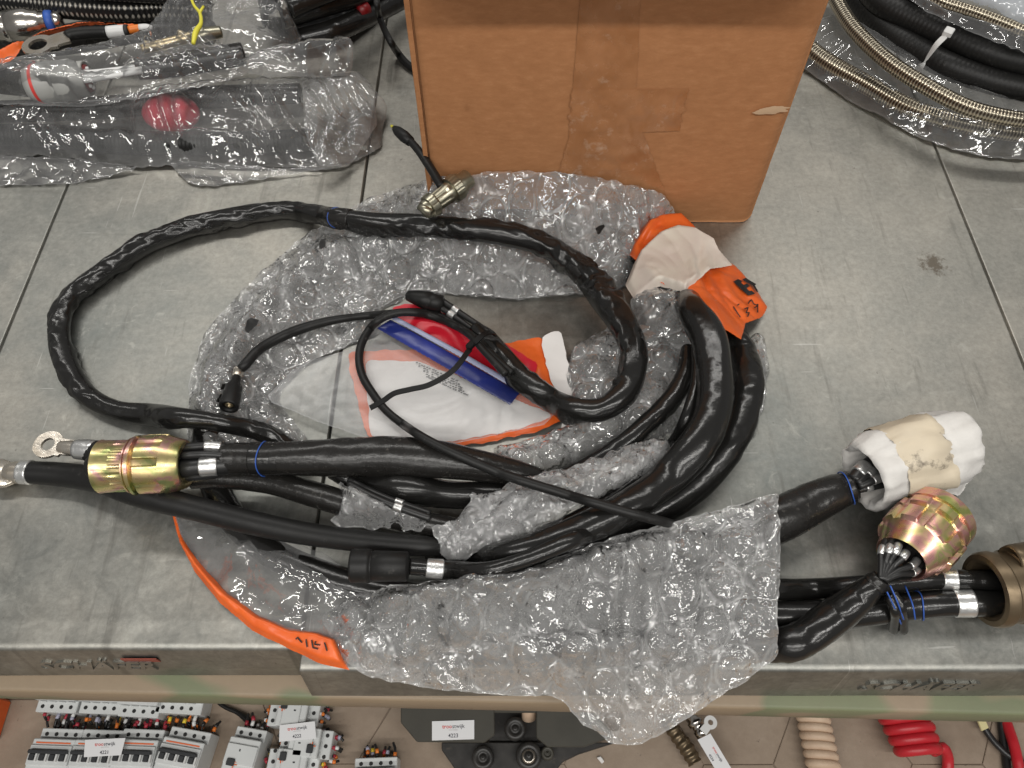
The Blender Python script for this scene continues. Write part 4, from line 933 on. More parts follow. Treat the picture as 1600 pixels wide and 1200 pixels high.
tie = thing('cable_tie', P(740, 545, 0), 'black cable tie with a long loose tail, holding the thin cables to the looped cable', 'cable tie')
def strap(pts, wpx, zl, thick, parent, mat, name='strap'):
    cc = catmull(np.array([(x, y, z) for x, y, z in pts], float), 10); c = np.array([P(*q) for q in cc]); k = wpx*mpp(c[0])/2
    T = np.gradient(c, axis=0); S = np.cross(T, (0, 0, 1.)); S = unit3(S)
    v = np.concatenate([c-S*k, c+S*k, c+S*k-np.array([0, 0, thick]), c-S*k-np.array([0, 0, thick])]); n = len(c); f = []
    for i in range(n-1):
        for a in range(4): b = (a+1) % 4; f.append([a*n+i, a*n+i+1, b*n+i+1, b*n+i])
    f += [[0, n, 2*n, 3*n], [n-1, 4*n-1, 3*n-1, 2*n-1]]
    return obj(name, v, f, mat, parent, smooth=False)
hz = max(hmax(*P(745, 525, .04)[:2], .012), .02)
strap([(734, 545, hz+.004), (708, 578, hz+.010), (672, 600, hz+.010), (640, 608, hz+.008), (616, 614, hz+.006), (598, 626, hz+.003), (578, 637, hz)], 8.5, 0, .0014, tie, M['tie'], 'tail')
v, f = boxvf(P(735, 540, hz+.004), (.0085, .0065, .006), rot=.9, bev=.0008); obj('head', v, f, M['tie'], tie, smooth=False)
strap([(732, 542, hz+.002), (744, 532, hz+.006), (757, 521, hz+.006), (768, 519, hz-.002), (772, 524, hz-.014)], 9, 0, .0016, tie, M['tie'], 'strap')

# ---- big bubble wrap over the front of the coil, hanging over the bench edge
fw = thing('bubble_wrap', P(950, 960, 0), 'large bubble wrap sheet over the coil front, its corner hanging off the bench', 'bubble wrap')
front = [(640, 912, .03), (720, 903, .035), (782, 897, .05), (830, 886, .058), (880, 866, .062), (960, 838, .064), (1040, 818, .062), (1110, 800, .06), (1170, 783, .055), (1214, 770, .052), (1217, 810, .075), (1216, 860, .062), (1217, 920, .06), (1216, 980, .062), (1214, 1030, .03), (1185, 1052, .02), (1130, 1085, .012), (1070, 1125, .004), (1010, 1161, -.004), (960, 1166, -.006), (905, 1128, -.002), (872, 1088, .004), (800, 1088, .004), (720, 1080, .004), (640, 1072, .004), (575, 1056, .004), (545, 1040, .006), (520, 1000, .012), (500, 965, .012), (540, 935, .02), (590, 918, .026)]
film('inner_layer', [(870+(x-870)*.985, 960+(y-960)*.97, max(-.02, z-.006)) for x, y, z in front], M['bubble_in'], fw, clear=.002, bl=4, stamp=False, res=.0018, bubbles=(.0165, .0370, .006, 1.3), crumple=.002, cf=50, creases=.004, seed=91, edge=.015)
film('bubble_layer', front, M['bubble'], fw, clear=.006, bl=7, edge=.02, res=.0013, bubbles=(.0170, .0375, .0085, .15), crumple=.0028, cf=54, fine=.0008, creases=.006, seed=93)

# ------------------------------------------------------------------ right-hand connectors
# foam wrapped connector
zf = .044; pa, pb = P(1346, 742, zf), P(1500, 690, zf); k = mpp(pa); LL = np.linalg.norm(pb-pa)
prof = [(.050, 28*k), (.02, 34*k), (.002, 42*k), (-.002, 50*k), (.004, 55*k), (.016, 58*k), (.028, 58*k), (.040, 60*k), (.055, 61*k), (.068, 60*k), (.080, 58*k), (LL-.012, 57*k), (LL-.003, 56*k), (LL+.001, 52*k), (LL+.003, 40*k), (LL+.001, 20*k), (LL+.002, 1*k)]
lathe('foam_wrap', pa, pb, prof, M['foam'], foam_t, seg=64, nz=(.0052, 34))
lathe('tape_band', pa, pb, [(.024, 59*k), (.026, 60.5*k), (.040, 62*k), (.055, 63*k), (.068, 62*k), (.074, 60.5*k), (.076, 58*k)], M['tape'], foam_t, seg=64, nz=(.0052, 34))
film('loose_flap', [(1490, 715, .05), (1500, 735, .06), (1534, 705, .03), (1522, 740, .012), (1502, 775, .010), (1470, 772, .02), (1478, 745, .05)], M['foam'], foam_t, drape=False, crumple=.002, cf=50, creases=.005, jag=.002, stamp=False)
for (p_, w0, mk_) in (([(1334, 752, 13, .045), (1345, 738, 12, .047), (1370, 718, 13, .047)], 0, ((1335, 735), (1352, 727))), ([(1340, 756, 6, .05), (1358, 740, 7, .05), (1380, 722, 7, .05)], 0, ((1353, 741), (1365, 733))), ([(1342, 760, 6, .05), (1362, 752, 6, .052), (1388, 742, 6, .052)], 0, ((1364, 752), (1376, 748))), ([(1338, 765, 7, .042), (1356, 762, 6, .044), (1384, 756, 6, .044)], 0, ((1351, 764), (1362, 760)))):
    o, c, r = tube('wire', p_, M['wire'], foam_t, ring=12, stamp=False); band_px(foam_t, c, r, mk_[0], mk_[1], M['silver'], over=1.15)
thread(foam_t, c3, r3, (1328, 762))
# pink gold connector
za, zb = .052, .040; pa, pb = P(1410, 872, za), P(1474, 800, zb); k = mpp(pa); LL = np.linalg.norm(pb-pa); q = LL/96
pk = lathe('connector_shell', pa, pb, [(.012, 34*k), (-.001, 37*k), (-.002, 40*k), (.001, 42*k), (22*q, 51*k), (24*q, 53*k), (26*q, 56*k, .05, 9), (46*q, 57*k, .05, 9), (48*q, 52*k), (53*q, 52*k), (55*q, 57*k, .04, 8), (66*q, 57*k, .04, 8), (68*q, 53*k), (71*q, 53*k), (72*q, 57*k), (86*q, 57*k), (88*q, 55*k), (89*q, 46*k), (86*q, 44*k), (84*q, 1*k)], M['pinkgold'], pink_t, seg=180)
shade_split(pk, 30)
lathe('insert', pa, pb, [(.010, 36*k), (.0105, .001)], M['hole'], pink_t, seg=32)
for i, (mx, my, ex, ey, z) in enumerate([(1378, 861, 1388, 838, .060), (1389, 860, 1396, 838, .066), (1400, 860, 1409, 838, .068), (1412, 869, 1424, 846, .066), (1427, 882, 1440, 862, .058), (1428, 894, 1442, 878, .050), (1395, 870, 1404, 850, .050)]):
    o, c, r = tube('wire', [(1376+i*1.2, 906, 5, .060), (1376+(mx-1376)*.55, 885+(my-870)*.5, 5, .060), (mx, my, 5.5, z), (ex, ey, 5.5, .5*(z+.052))], M['wire'], pink_t, ring=12, stamp=False)
    if i < 6: band_px(pink_t, c, r, (mx-2, my+5), (mx+3, my-7), M['silver'], over=1.18)
band_px(pink_t, c4, r4, (1366, 912), (1377, 903), M['sleeve_matt'], name='tape_wrap', over=1.1)
knot = thing('thread_tie', P(1405, 985, 0), 'short black tie ends with blue thread hanging below the fanned wires', 'cable tie')
for a in ([(1388, 930, 7, .05), (1398, 955, 8, .045), (1396, 985, 7, .012)], [(1395, 925, 6, .052), (1408, 950, 8, .047), (1410, 985, 8, .012)]): tube('strip', a, M['sleeve'], knot, ring=10, lump=.1, seed=a[0][0], stamp=False)
for a in ([(1391, 915, 1.2, .060), (1402, 940, 1.2, .056), (1412, 968, 1.2, .040)], [(1414, 915, 1.2, .044), (1426, 945, 1.2, .052), (1430, 968, 1.2, .042)], [(1386, 925, 1.2, .06), (1398, 950, 1.2, .05), (1408, 975, 1.2, .03)]): tube('thread', a, M['blue_line'], knot, ring=6, stamp=False)
# bronze connector at the right edge
zb = .036; pa, pb = P(1540, 922, zb), P(1660, 905, zb); k = mpp(pa); LL = np.linalg.norm(pb-pa); q = LL/120
bz = lathe('connector_shell', pa, pb, [(.03, 34*k), (.004, 38*k), (0, 42*k), (-.0015, 47*k), (-.001, 55*k), (.002, 58*k), (14*q, 58.5*k), (16*q, 57*k), (18*q, 55*k), (36*q, 55*k), (38*q, 57*k), (40*q, 57*k), (58*q, 60*k), (110*q, 60*k), (112*q, 56*k), (114*q, 1*k)], M['bronze'], brown, seg=80)
shade_split(bz, 30); lathe('insert', pa, pb, [(.02, 38*k), (.021, .001)], M['hole'], brown, seg=32)
pa2, pb2 = P(1578, 878, .055), P(1680, 860, .05)
lathe('clamp_lug', pa2, pb2, [(.004, .001), (.003, 20*k), (0, 21*k), (-.001, 24*k), (.004, 26*k), (.02, 26*k), (.021, 23*k), (.06, 23*k)], M['bronze'], brown, seg=32)
# small olive connector at the back of the coil
ol_ = thing('small_connector', P(695, 310, 0), 'small olive nickel connector with a short black lead, lying on the wrap by the box', 'connector')
zo = .090; pa, pb = P(662, 330, zo), P(732, 278, zo+.004); k = mpp(pa); LL = np.linalg.norm(pb-pa); q = LL/88
oc = lathe('connector_shell', pa, pb, [(0, .001), (0, 13*k), (5*q, 15*k), (8*q, 15*k), (9*q, 18*k, .03, 6), (20*q, 19*k, .04, 6), (24*q, 14*k, .05, 8), (42*q, 15*k, .05, 8), (46*q, 17*k), (52*q, 17*k), (53*q, 21*k, .012, 30), (66*q, 22*k, .012, 30), (68*q, 19*k), (72*q, 19*k), (73*q, 15.5*k), (86*q, 15.5*k), (LL, 15*k), (LL, 12*k), (LL-.006, 11.5*k), (LL-.007, .001)], M['olive'], ol_, seg=72)
shade_split(oc, 25)
lathe('cable_clamp', P(655, 322, zo+.006), P(680, 336, zo+.004), [(0, .001), (0, 6*k), (.008, 7*k), (.016, 6*k), (.016, .001)], M['olive'], ol_, seg=20)
tube('lead', [(690, 292, 7, zo+.006), (676, 268, 7, zo+.010), (656, 238, 6.5, zo+.012), (640, 219, 6, zo+.010)], M['rubber'], ol_, ring=14, stamp=False)
pa, pb = P(641, 221, zo+.010), P(612, 197, zo+.008); k = mpp(pa)
lathe('lead_plug', pa, pb, [(-.002, .002), (0, 8*k), (.012, 9.5*k), (.024, 8*k), (.030, 5*k), (.032, 4*k), (.032, .001)], M['rubber'], ol_, seg=24)
lathe('lead_pin', pa, pb, [(.030, 2.5*k), (.037, 2.2*k), (.037, .0002)], M['yellow'], ol_, seg=12)
# ------------------------------------------------------------------ bags and cables at the back left
blk = thing('black_cable_bundle', P(520, 20, 0), 'pile of black cables in a dark bag at the back, left of the box', 'cables')
film('bag_film', [(395, -60, .03), (640, -60, .02), (610, 5, .006), (585, 35, .006), (545, 62, .008), (500, 75, .01), (455, 70, .02), (410, 40, .03)], M['black_bag'], blk, bulge=.04, bw=.05, crumple=.002, cf=25, creases=.008, res=.0025)
for p_ in ([(440, 30, 16, .075), (500, 10, 17, .08), (560, -8, 16, .07), (640, -40, 16, .05)], [(465, 62, 16, .05), (520, 48, 17, .052), (580, 22, 16, .04), (640, -10, 16, .03)], [(452, 14, 14, .10), (520, -15, 15, .10), (600, -50, 15, .08)]):
    tube('cable', p_, M['sleeve'], blk, ring=16, lump=.04, wrk=.04, seed=p_[0][0]*.1)
for (x, y, z) in ((570, 15, .055), (520, 57, .03)):
    lathe('red_cap', P(x-10, y+4, z), P(x+10, y-6, z), [(0, .001), (0, 8*.0011), (.016, 8*.0011), (.02, .001)], M['flag_red'], blk, seg=16)
bk = tube('thin_cable', [(588, -30, 5), (589, 5, 5), (596, 35, 5), (612, 68, 5.5), (634, 98, 6), (660, 116, 6)], M['rubber'], None, ring=12)[0]
tag(bk, 'thin black cable disappearing behind the left side of the cardboard box', 'cable')
# braided black hose along the top left
bh = tube('braided_hose', [(-60, -6, 17, .075), (40, 4, 17, .075), (120, 12, 18, .075), (200, 16, 17, .070), (262, 14, 16, .06), (330, 20, 14, .05)], M['braid_black'], None, ring=24)[0]
tag(bh, 'black braided hose running along the top left edge of the photo', 'hose')
bh2 = tube('braided_hose', [(-60, -42, 15, .09), (60, -30, 16, .10), (160, -18, 17, .10), (250, -12, 16, .09), (330, -8, 14, .08)], M['braid_black'], None, ring=24)[0]
tag(bh2, 'second black braided hose behind the first, cut by the top edge', 'hose')
und = tube('black_cable', [(-60, 60, 22, .03), (60, 66, 22, .03), (160, 52, 22, .035), (260, 40, 20, .03), (330, 52, 18, .03)], M['sleeve_matt'], None, ring=18, lump=.05)[0]
tag(und, 'black cable beneath the orange envelope at the top left', 'cable')
# polished steel connector
st = thing('steel_connector', P(40, 45, 0), 'polished steel threaded connector at the left edge above the bags', 'connector')
pa, pb = P(-20, 46, .07), P(84, 33, .07); k = mpp(pa)
lathe('connector_shell', pa, pb, [(0, .001), (0, 20*k), (.02, 20*k), (.022, 22*k), (.026, 22.5*k), (.029, 21*k), (.030, 24*k), (.055, 24*k), (.057, 23*k), (.062, 20*k), (.070, 20*k), (.071, 17*k), (.076, 17*k), (.078, 12*k), (.080, .001)], M['steel'], st, seg=56)
lathe('blue_ring', pa, pb, [(.0772, 15*k), (.0775, 17*k), (.084, 16*k), (.086, 12*k)], M['blue_line'], st, seg=32); lathe('end_ring', pa, pb, [(.085, 10*k), (.086, 14*k), (.094, 13*k), (.096, .001)], M['steel'], st, seg=32)
# orange envelope with the ring lug lead on it
env = film('orange_envelope', [(-20, 88, .07), (20, 66, .075), (70, 48, .08), (140, 32, .08), (200, 35, .075), (236, 42, .07), (200, 42, .07), (140, 40, .07), (80, 55, .066), (36, 74, .066), (18, 96, .065), (-20, 104, .06)], M['orange'], None, drape=False, crumple=.001, cf=25, creases=.004, bulge=.003)
tag(env, 'thin orange plastic envelope edge under the white ring lug', 'envelope')
ll = thing('ring_lug_lead', P(100, 65, 0), 'white ring lug lead with grey sleeve and white marker, on the orange envelope', 'cable lug')
ring_plate(60, 71, 24, 14, .088, .0018, 108, 58, mpp(P(60, 71, .088)), 'ring', ll, M['tin'], 0)
k = mpp(P(100, 60, .088))
tube('sleeve', [(104, 58, 8, .088), (114, 54, 9.5, .088), (140, 51, 9.5, .089), (168, 50, 9, .090)], M['rubber'], ll, ring=16, stamp=False)
tube('white_marker', [(168, 50.5, 9.2, .090), (182, 49, 9.2, .090), (196, 48, 9, .090)], M['white_plastic'], ll, ring=16, stamp=False)
tube('collar', [(196, 48, 9.4, .090), (199, 47.8, 9.4, .090), (201, 47.6, 9, .090)], M['hole'], ll, ring=16, stamp=False)
tube('orange_tip', [(201, 47, 6, .090), (210, 45, 6, .090), (220, 43.5, 5.5, .09)], M['ferr_orange'], ll, ring=14, stamp=False)
tube('clear_tip', [(218, 44, 6, .090), (230, 43, 5.5, .090), (238, 43, 3, .09)], M['white_plastic'], ll, ring=12, stamp=False)
# lower bag: corrugated hose with a red cap
lb = thing('bagged_hose', P(250, 215, 0), 'black hose and red cap in a crumpled clear bag at the upper left', 'bagged hose')
hose = tube('hose', [(-60, 213, 17, .016), (60, 212, 18, .017), (160, 219, 18, .017), (260, 224, 18, .017), (380, 224, 18, .017), (490, 218, 17, .017)], M['rubber'], lb, corr=(.022, .005), ring=20, step=.0012)
tube('hose', [(-60, 176, 16, .02), (80, 172, 17, .022), (200, 165, 17, .022), (330, 152, 17, .022), (470, 146, 15, .02)], M['sleeve_matt'], lb, ring=18)
pa, pb = P(240, 178, .030), P(292, 176, .032); k = mpp(pa)
lathe('red_cap', pa, pb, [(-.014, .001), (-.013, 7*k), (-.008, 16*k), (.0, 23*k), (.010, 28*k), (.022, 30*k), (.034, 28*k), (.046, 23*k), (.054, 16*k), (.059, 7*k), (.060, .001)], M['redcap'], lb, seg=40)
stamp_tube(np.linspace(pa-(pb-pa)*.2, pb+(pb-pa)*.2, 24), 33*k*np.sqrt(np.clip(1-np.linspace(-1, 1, 24)**2, .05, 1)))
film('bag_film', [(-60, 178, .05), (40, 165, .05), (150, 160, .05), (260, 135, .05), (370, 125, .05), (470, 122, .045), (540, 116, .04), (566, 115, .036), (585, 145, .02), (607, 168, .012), (598, 200, .006), (597, 232, .003), (560, 250, .003), (525, 266, .003), (440, 262, .003), (380, 264, .003), (300, 258, .004), (220, 262, .004), (120, 250, .004), (-60, 240, .004)], M['bag'], lb, clear=.005, bl=5, edge=.03, crumple=.0012, cf=26, creases=.010, fine=.0003, seed=101, bulge=.012, bw=.05)
film('bag_fold', [(262, 252, .006), (300, 252, .01), (420, 262, .012), (520, 262, .006), (400, 282, .003), (320, 293, .003), (290, 285, .003)], M['bag'], lb, crumple=.001, creases=.006, seed=103)
film('bag_fold', [(-60, 240, .01), (120, 248, .014), (222, 262, .006), (170, 276, .003), (118, 287, .003), (-60, 292, .003)], M['bag'], lb, crumple=.001, creases=.008, seed=104, clear=.003)
film('bag_fold', [(470, 125, .05), (540, 120, .05), (585, 150, .03), (590, 200, .02), (545, 262, .01), (500, 262, .03), (478, 215, .045)], M['bag'], lb, crumple=.0016, creases=.012, cf=35, seed=105, clear=.004, bulge=.006)
# upper bag: grey connector with white wires
ub = thing('bagged_connector', P(150, 120, 0), 'grey round connector with white wires in a clear bag, behind the red cap', 'bagged connector')
zb_ = .085; pa, pb = P(46, 132, zb_), P(122, 124, zb_); k = mpp(pa)
gcn = lathe('connector_shell', pa, pb, [(0, .001), (0, 24*k), (.008, 28*k), (.012, 29*k), (.030, 30*k), (.031, 28*k), (.034, 28*k), (.035, 30*k), (.052, 31*k), (.054, 29*k), (.055, 26*k), (.068, 26*k), (.070, 24*k), (.064, 22*k), (.062, .001)], M['grey_plastic'], ub, seg=56)
stamp_tube(np.linspace(pa, pb, 20), np.full(20, 30*k))
lathe('red_ring', pa, pb, [(.0085, 28.6*k), (.0115, 29.6*k), (.0125, 29.4*k)], M['card_red'], ub, seg=40)
ax = unit(pb-pa); up = unit(np.array([0, 0, 1.])-ax*ax[2]); sd_ = np.cross(ax, up); fc = pa+ax*.0675
lathe('insert', fc, fc+ax, [(0, 21*k), (.003, 20*k), (.0035, .001)], M['maroon'], ub, seg=32)
for j in range(8):
    a = j*math.pi/4+.3; c0 = fc+(up*math.cos(a)+sd_*math.sin(a))*14*k
    lathe('pin', c0, c0+ax, [(0, 3*k), (.006, 3*k), (.0065, .0003)], M['white_plastic'], ub, seg=12)
for d in (-6, 1, 8):
    tube('white_wire', [(118, 120+d*1.1, 3.6, zb_+.01-d*.0008), (150, 117+d*.8, 3.8, zb_+.01), (222, 107+d*.5, 4, zb_+.006)], M['white_plastic'], ub, ring=10)
tube('black_sleeve', [(215, 109, 15, zb_), (260, 104, 17, zb_-.002), (320, 94, 18, zb_-.006), (380, 84, 17, zb_-.012)], M['sleeve_matt'], ub, ring=18)
tube('black_sleeve', [(-60, 122, 18, zb_-.01), (0, 127, 19, zb_-.006), (48, 131, 20, zb_)], M['sleeve_matt'], ub, ring=18)
tube('brass_tube', [(222, 77, 7, zb_+.012), (260, 68, 8, zb_+.014), (305, 56, 8, zb_+.014)], M['brass'], ub, ring=18)
tube('brass_tube', [(300, 60, 11, zb_+.012), (320, 54, 11, zb_+.012), (345, 50, 9, zb_+.008)], M['olive'], ub, ring=18)
yt = thing('yellow_tie', P(305, 55, 0), 'yellow plastic tie on the bagged connector', 'cable tie')
film('bag_film', [(-60, 94, .09), (40, 88, .10), (112, 76, .10), (200, 56, .105), (240, 40, .10), (262, 0, .095), (275, -40, .09), (400, -40, .07), (440, 20, .06), (475, 62, .06), (440, 84, .065), (405, 106, .07), (378, 122, .07), (300, 138, .072), (220, 154, .072), (150, 166, .07), (60, 166, .07), (-60, 160, .07)], M['bag_dark'], ub, clear=.003, bl=4, edge=.012, crumple=.0012, cf=22, creases=.010, fine=.0003, seed=111, bulge=.006)
film('bag_mouth', [(366, 112, .07), (372, 98, .075), (400, 82, .08), (460, 70, .08), (515, 62, .075), (550, 60, .07), (553, 78, .065), (551, 112, .05), (540, 122, .045), (480, 120, .06), (420, 120, .066), (385, 120, .066)], M['bag'], ub, clear=.003, bulge=.012, bw=.025, crumple=.0012, cf=26, creases=.010, seed=113)
for p_ in ([(296, -10, 2.2, .118), (303, 8, 2.2, .118), (312, 20, 2.6, .118), (314, 36, 3, .119), (306, 50, 4.5, .119), (302, 68, 3, .117)], [(312, 20, 2.4, .119), (318, 10, 2, .12)]): tube('strap', p_, M['yellow'], yt, ring=10, stamp=False)
# ------------------------------------------------------------------ coiled hoses at the back right
def hose_th(name, label, pts, mat, **kw):
    o = tube(name, pts, mat, None, **kw)[0]; return tag(o, label, 'hose')
hz_ = lambda z, L: [(x, y, r, z+dz) for x, y, r, dz in L]
hose_th('braided_hose', 'braided steel hose seen dimly inside the outer clear bag at right', hz_(.016, [(1245, 60, 13, 0), (1290, 96, 14, 0), (1350, 130, 14, 0), (1420, 168, 14, 0), (1500, 192, 14, 0), (1580, 206, 14, 0), (1680, 214, 14, 0)]), M['braid_steel'], ring=24)
obg = thing('clear_hose_bag', P(1420, 190, 0), 'clear plastic bag round the hose coil, its edge lying on the bench at right', 'bag')
film('bag_film', [(1240, 96, .004), (1252, 106, .004), (1330, 160, .003), (1382, 187, .003), (1450, 222, .003), (1530, 245, .003), (1600, 250, .003), (1690, 250, .003), (1690, 170, .04), (1600, 160, .04), (1500, 130, .04), (1400, 70, .045), (1320, 20, .045), (1240, 40, .03)], M['bag_dark'], obg, clear=.004, bl=5, edge=.04, crumple=.0008, cf=18, creases=.006, fine=.0002, seed=121, bulge=.006)
hose_th('black_hose', 'black hose lowest in the coil at right, below the white cable tie', hz_(.045, [(1310, -40, 19, 0), (1345, 5, 19, 0), (1392, 50, 19, 0), (1430, 75, 19, 0), (1482, 103, 19, .002), (1540, 124, 19, 0), (1600, 138, 19, 0), (1690, 150, 19, 0)]), M['rubber'], ring=20, corr=(.012, .006), step=.0015)
hose_th('black_hose', 'black hose in the middle of the coil, under the white cable tie', hz_(.068, [(1340, -40, 19, 0), (1378, 5, 19, 0), (1440, 36, 19, 0), (1508, 68, 19, 0), (1560, 88, 19, 0), (1610, 100, 19, 0), (1690, 112, 19, 0)]), M['rubber'], ring=20, corr=(.012, .006), step=.0015)
hose_th('black_hose', 'black hose at the back of the coil, just in front of the thin braided hose', hz_(.085, [(1390, -50, 18, 0), (1442, -4, 18, 0), (1495, 24, 18, 0), (1550, 46, 18, 0), (1610, 66, 18, 0), (1690, 80, 18, 0)]), M['rubber'], ring=20, corr=(.012, .006), step=.0015)
hose_th('braided_hose', 'thin braided steel hose at the top right corner, behind the black hoses', hz_(.105, [(1430, -25, 9, 0), (1468, 2, 9.5, 0), (1522, 20, 10, 0), (1565, 36, 10, 0), (1610, 54, 10, 0), (1690, 76, 10, 0)]), M['braid_steel'], ring=24)
hose_th('braided_hose', 'bright braided steel hose curving in front of the black hose coil', hz_(.062, [(1285, -50, 11, 0), (1304, -4, 11, 0), (1335, 46, 11.5, 0), (1390, 98, 12, 0), (1456, 140, 12, 0), (1510, 167, 12, 0), (1560, 181, 12, 0), (1610, 188, 12, 0), (1690, 192, 12, 0)]), M['braid_steel'], ring=28)
inf_ = film('clear_film', [(1395, -20, .11), (1450, 20, .105), (1520, 52, .105), (1600, 84, .10), (1640, 90, .10), (1640, 60, .11), (1540, 36, .11), (1470, 10, .115), (1420, -20, .115)], M['bag_dark'], None, clear=.002, crumple=.001, creases=.005, seed=125, stamp=False)
tag(inf_, 'strip of clear film along the top of the black hose coil', 'plastic film')
wf_ = film('white_film', [(1470, -40, .09), (1500, -6, .10), (1540, 10, .105), (1575, 28, .105), (1620, 48, .105), (1690, 60, .10), (1690, -60, .09)], M['white_film'], None, crumple=.002, cf=20, creases=.014, seed=127, stamp=False, bulge=.02, bw=.04)
tag(wf_, 'bluish white plastic film filling the top right corner behind the hoses', 'plastic film')
wt = thing('cable_tie', P(1460, 80, 0), 'white cable tie round the black hoses at right', 'cable tie')
strap([(1436, 110, .052), (1441, 100, .064), (1450, 88, .076), (1463, 70, .092), (1477, 56, .102)], 9, 0, .0014, wt, M['white_plastic'])
v, f = boxvf(P(1482, 50, .104), (.013, .011, .007), rot=.95, bev=.001); obj('head', v, f, M['white_plastic'], wt, smooth=False)
# ------------------------------------------------------------------ things on the floor, below the bench
def FP(x, y, h=0.0): return P(x, y, FZ+h)
def local(o3, rot):
    cr, sr = math.cos(rot), math.sin(rot)
    return lambda a: np.stack([a[:, 0]*cr-a[:, 1]*sr, a[:, 0]*sr+a[:, 1]*cr, a[:, 2]], 1)+V(o3)
FER = ['ferr_orange', 'ferr_yellow', 'ferr_red', 'ferr_grey', 'white_plastic', 'ferr_orange']
_meshcache = {}
def breaker(px, py, rot, poles, label, kind='mcb', wires=0, hot=.055, name='circuit_breaker', wl=(.010, .026), extra=.0, cols=None):
    w_ = poles*.0175+extra; base = FP(px, py, hot); base[2] = FZ
    t = thing(name, base, label, 'circuit breaker', 'circuit breakers on the floor'); T = local(base, rot)
    L = .0425
    segs = [boxvf((0, 0, .022), (w_-.0006, 2*L, .044), bev=.0012), boxvf((0, 0, .0305), (w_-.0003, .050, .059), bev=.0015), boxvf((0, 0, .033), (w_-.002, .030, .062), bev=.001)]
    v, f = merge(segs); obj('body', T(v), f, M['breaker'], t, smooth=False)
    for sgn in (-1, 1):
        for i in range(poles):
            x = (i-(poles-1)/2)*.0162-extra*.3
            a = np.linspace(0, 2*math.pi, 12, endpoint=False)
            vs = np.stack([x+.0032*np.cos(a), sgn*.0335+.0032*np.sin(a), np.full(12, .0446)], 1); vs = np.vstack([vs, vs+[0, 0, -.002]])
            fs = [list(range(12))]+[[j, (j+1) % 12, 12+(j+1) % 12, 12+j] for j in range(12)]
            obj('terminal', T(vs), fs, M['hole'], t, smooth=False)
            # printed frame round the terminal: a shallow raised lip
            v, f = boxvf((x, sgn*.0262, .0470), (.012, .001, .004), bev=.0003)
            obj('terminal_lip', T(v), f, M['breaker'], t, smooth=False)
    if kind == 'mcb':
        v, f = boxvf((0, .0188, .0602), (w_*.82, .0022, .0008)); obj('orange_stripe', T(v), f, M['stripe'], t, smooth=False)
        v, f = boxvf((0, .0045, .0685), (w_*.92, .0060, .008), bev=.0015); obj('link_bar', T(v), f, M['toggle'], t, smooth=False)
        for i in range(poles):
            x = (i-(poles-1)/2)*.0165
            v, f = boxvf((x, -.0035, .0660), (.0085, .010, .008), bev=.001); obj('toggle', T(v), f, M['toggle'], t, smooth=False)
            v, f = boxvf((x+.0068, -.0035, .0652), (.0030, .0125, .007), bev=.0006); obj('toggle_guard', T(v), f, M['white_plastic'], t, smooth=False)
    elif kind == 'rcd':
        v, f = boxvf((-w_*.30, .0155, .0655), (.0105, .0090, .006), bev=.001) if poles > 3 else boxvf((w_*.22, .013, .0655), (.013, .0105, .005), bev=.001); obj('test_button', T(v), f, M['toggle'], t, smooth=False)
        v, f = boxvf((w_*.12, .0155, .0644), (.012, .0016, .0007)); v2, f2 = boxvf((w_*.12, .0185, .0644), (.0016, .006, .0006)); v3, f3 = boxvf((w_*.12, .012, .0644), (.008, .001, .0007))
        v, f = merge([(v, f), (v2, f2), (v3, f3)]); obj('orange_print', T(v), f, M['stripe'], t, smooth=False)
        v, f = boxvf((w_*.05, -.006, .0643), (.0022, .0035, .0008)); obj('indicator', T(v), f, M['toggle'], t, smooth=False)
    if wires:
        for sgn in ((-1, 1) if wires == 2 else (wires if wires in (-1, 1) else 1,)):
            for i in range(poles):
                for lay in (0, 1):
                    x = (i-(poles-1)/2)*.0162+random.uniform(-.003, .003)+lay*.005; l = random.uniform(*wl); z = random.uniform(.012, .024)+lay*.012
                    c = np.array([(x, sgn*(L-.004), z), (x+random.uniform(-.002, .002), sgn*(L+l*.5), z+.001), (x+random.uniform(-.006, .006), sgn*(L+l), z-random.uniform(0, .008))])
                    c = catmull(c, 4); vv, ff, _ = sweep(c, np.full(len(c), .0022), 8); w1 = obj('wire', T(vv), ff, M['wire'], t)
                    col = random.choice(cols or FER); s0 = 1+random.randint(0, 2)
                    vv, ff, _ = sweep(c[s0:s0+3], np.full(len(c[s0:s0+3]), .0031), 8); obj('ferrule', T(vv), ff, M[col], w1)
                    if random.random() < .45:
                        vv, ff, _ = sweep(c[s0+2:s0+5], np.full(len(c[s0+2:s0+5]), .0033), 8); obj('ferrule', T(vv), ff, M[random.choice(cols or FER)], w1)
    return t
d = math.radians
breaker(94, 1070, d(-2), 4, 'leftmost breaker of the back row, with one orange stripe', wires=-1, cols=['white_plastic', 'ferr_grey', 'ferr_red'])
breaker(161, 1072, d(-2), 4, 'second breaker from the left in the back row, coloured wire ends below', wires=-1)
breaker(222, 1077, d(-3), 4, 'third breaker from the left in the back row, set slightly lower', wires=-1, cols=['ferr_red', 'white_plastic', 'ferr_grey', 'ferr_red'])
breaker(284, 1072, d(-3), 4, 'rightmost breaker of the back row, with a bare grey side', 'plain', wires=-1, extra=.010)
breaker(80, 1181, d(-2), 4, 'leftmost breaker of the front row, black toggles linked by a bar', wires=1, cols=['wire', 'wire', 'ferr_red'])
breaker(146, 1183, d(-2), 4, 'second breaker of the front row, partly under the card 4221', wires=1, cols=['ferr_orange', 'wire', 'ferr_orange', 'wire'])
breaker(210, 1182, d(-2), 4, 'third breaker of the front row, right of the card 4221', wires=1, cols=['ferr_red', 'wire', 'ferr_red'])
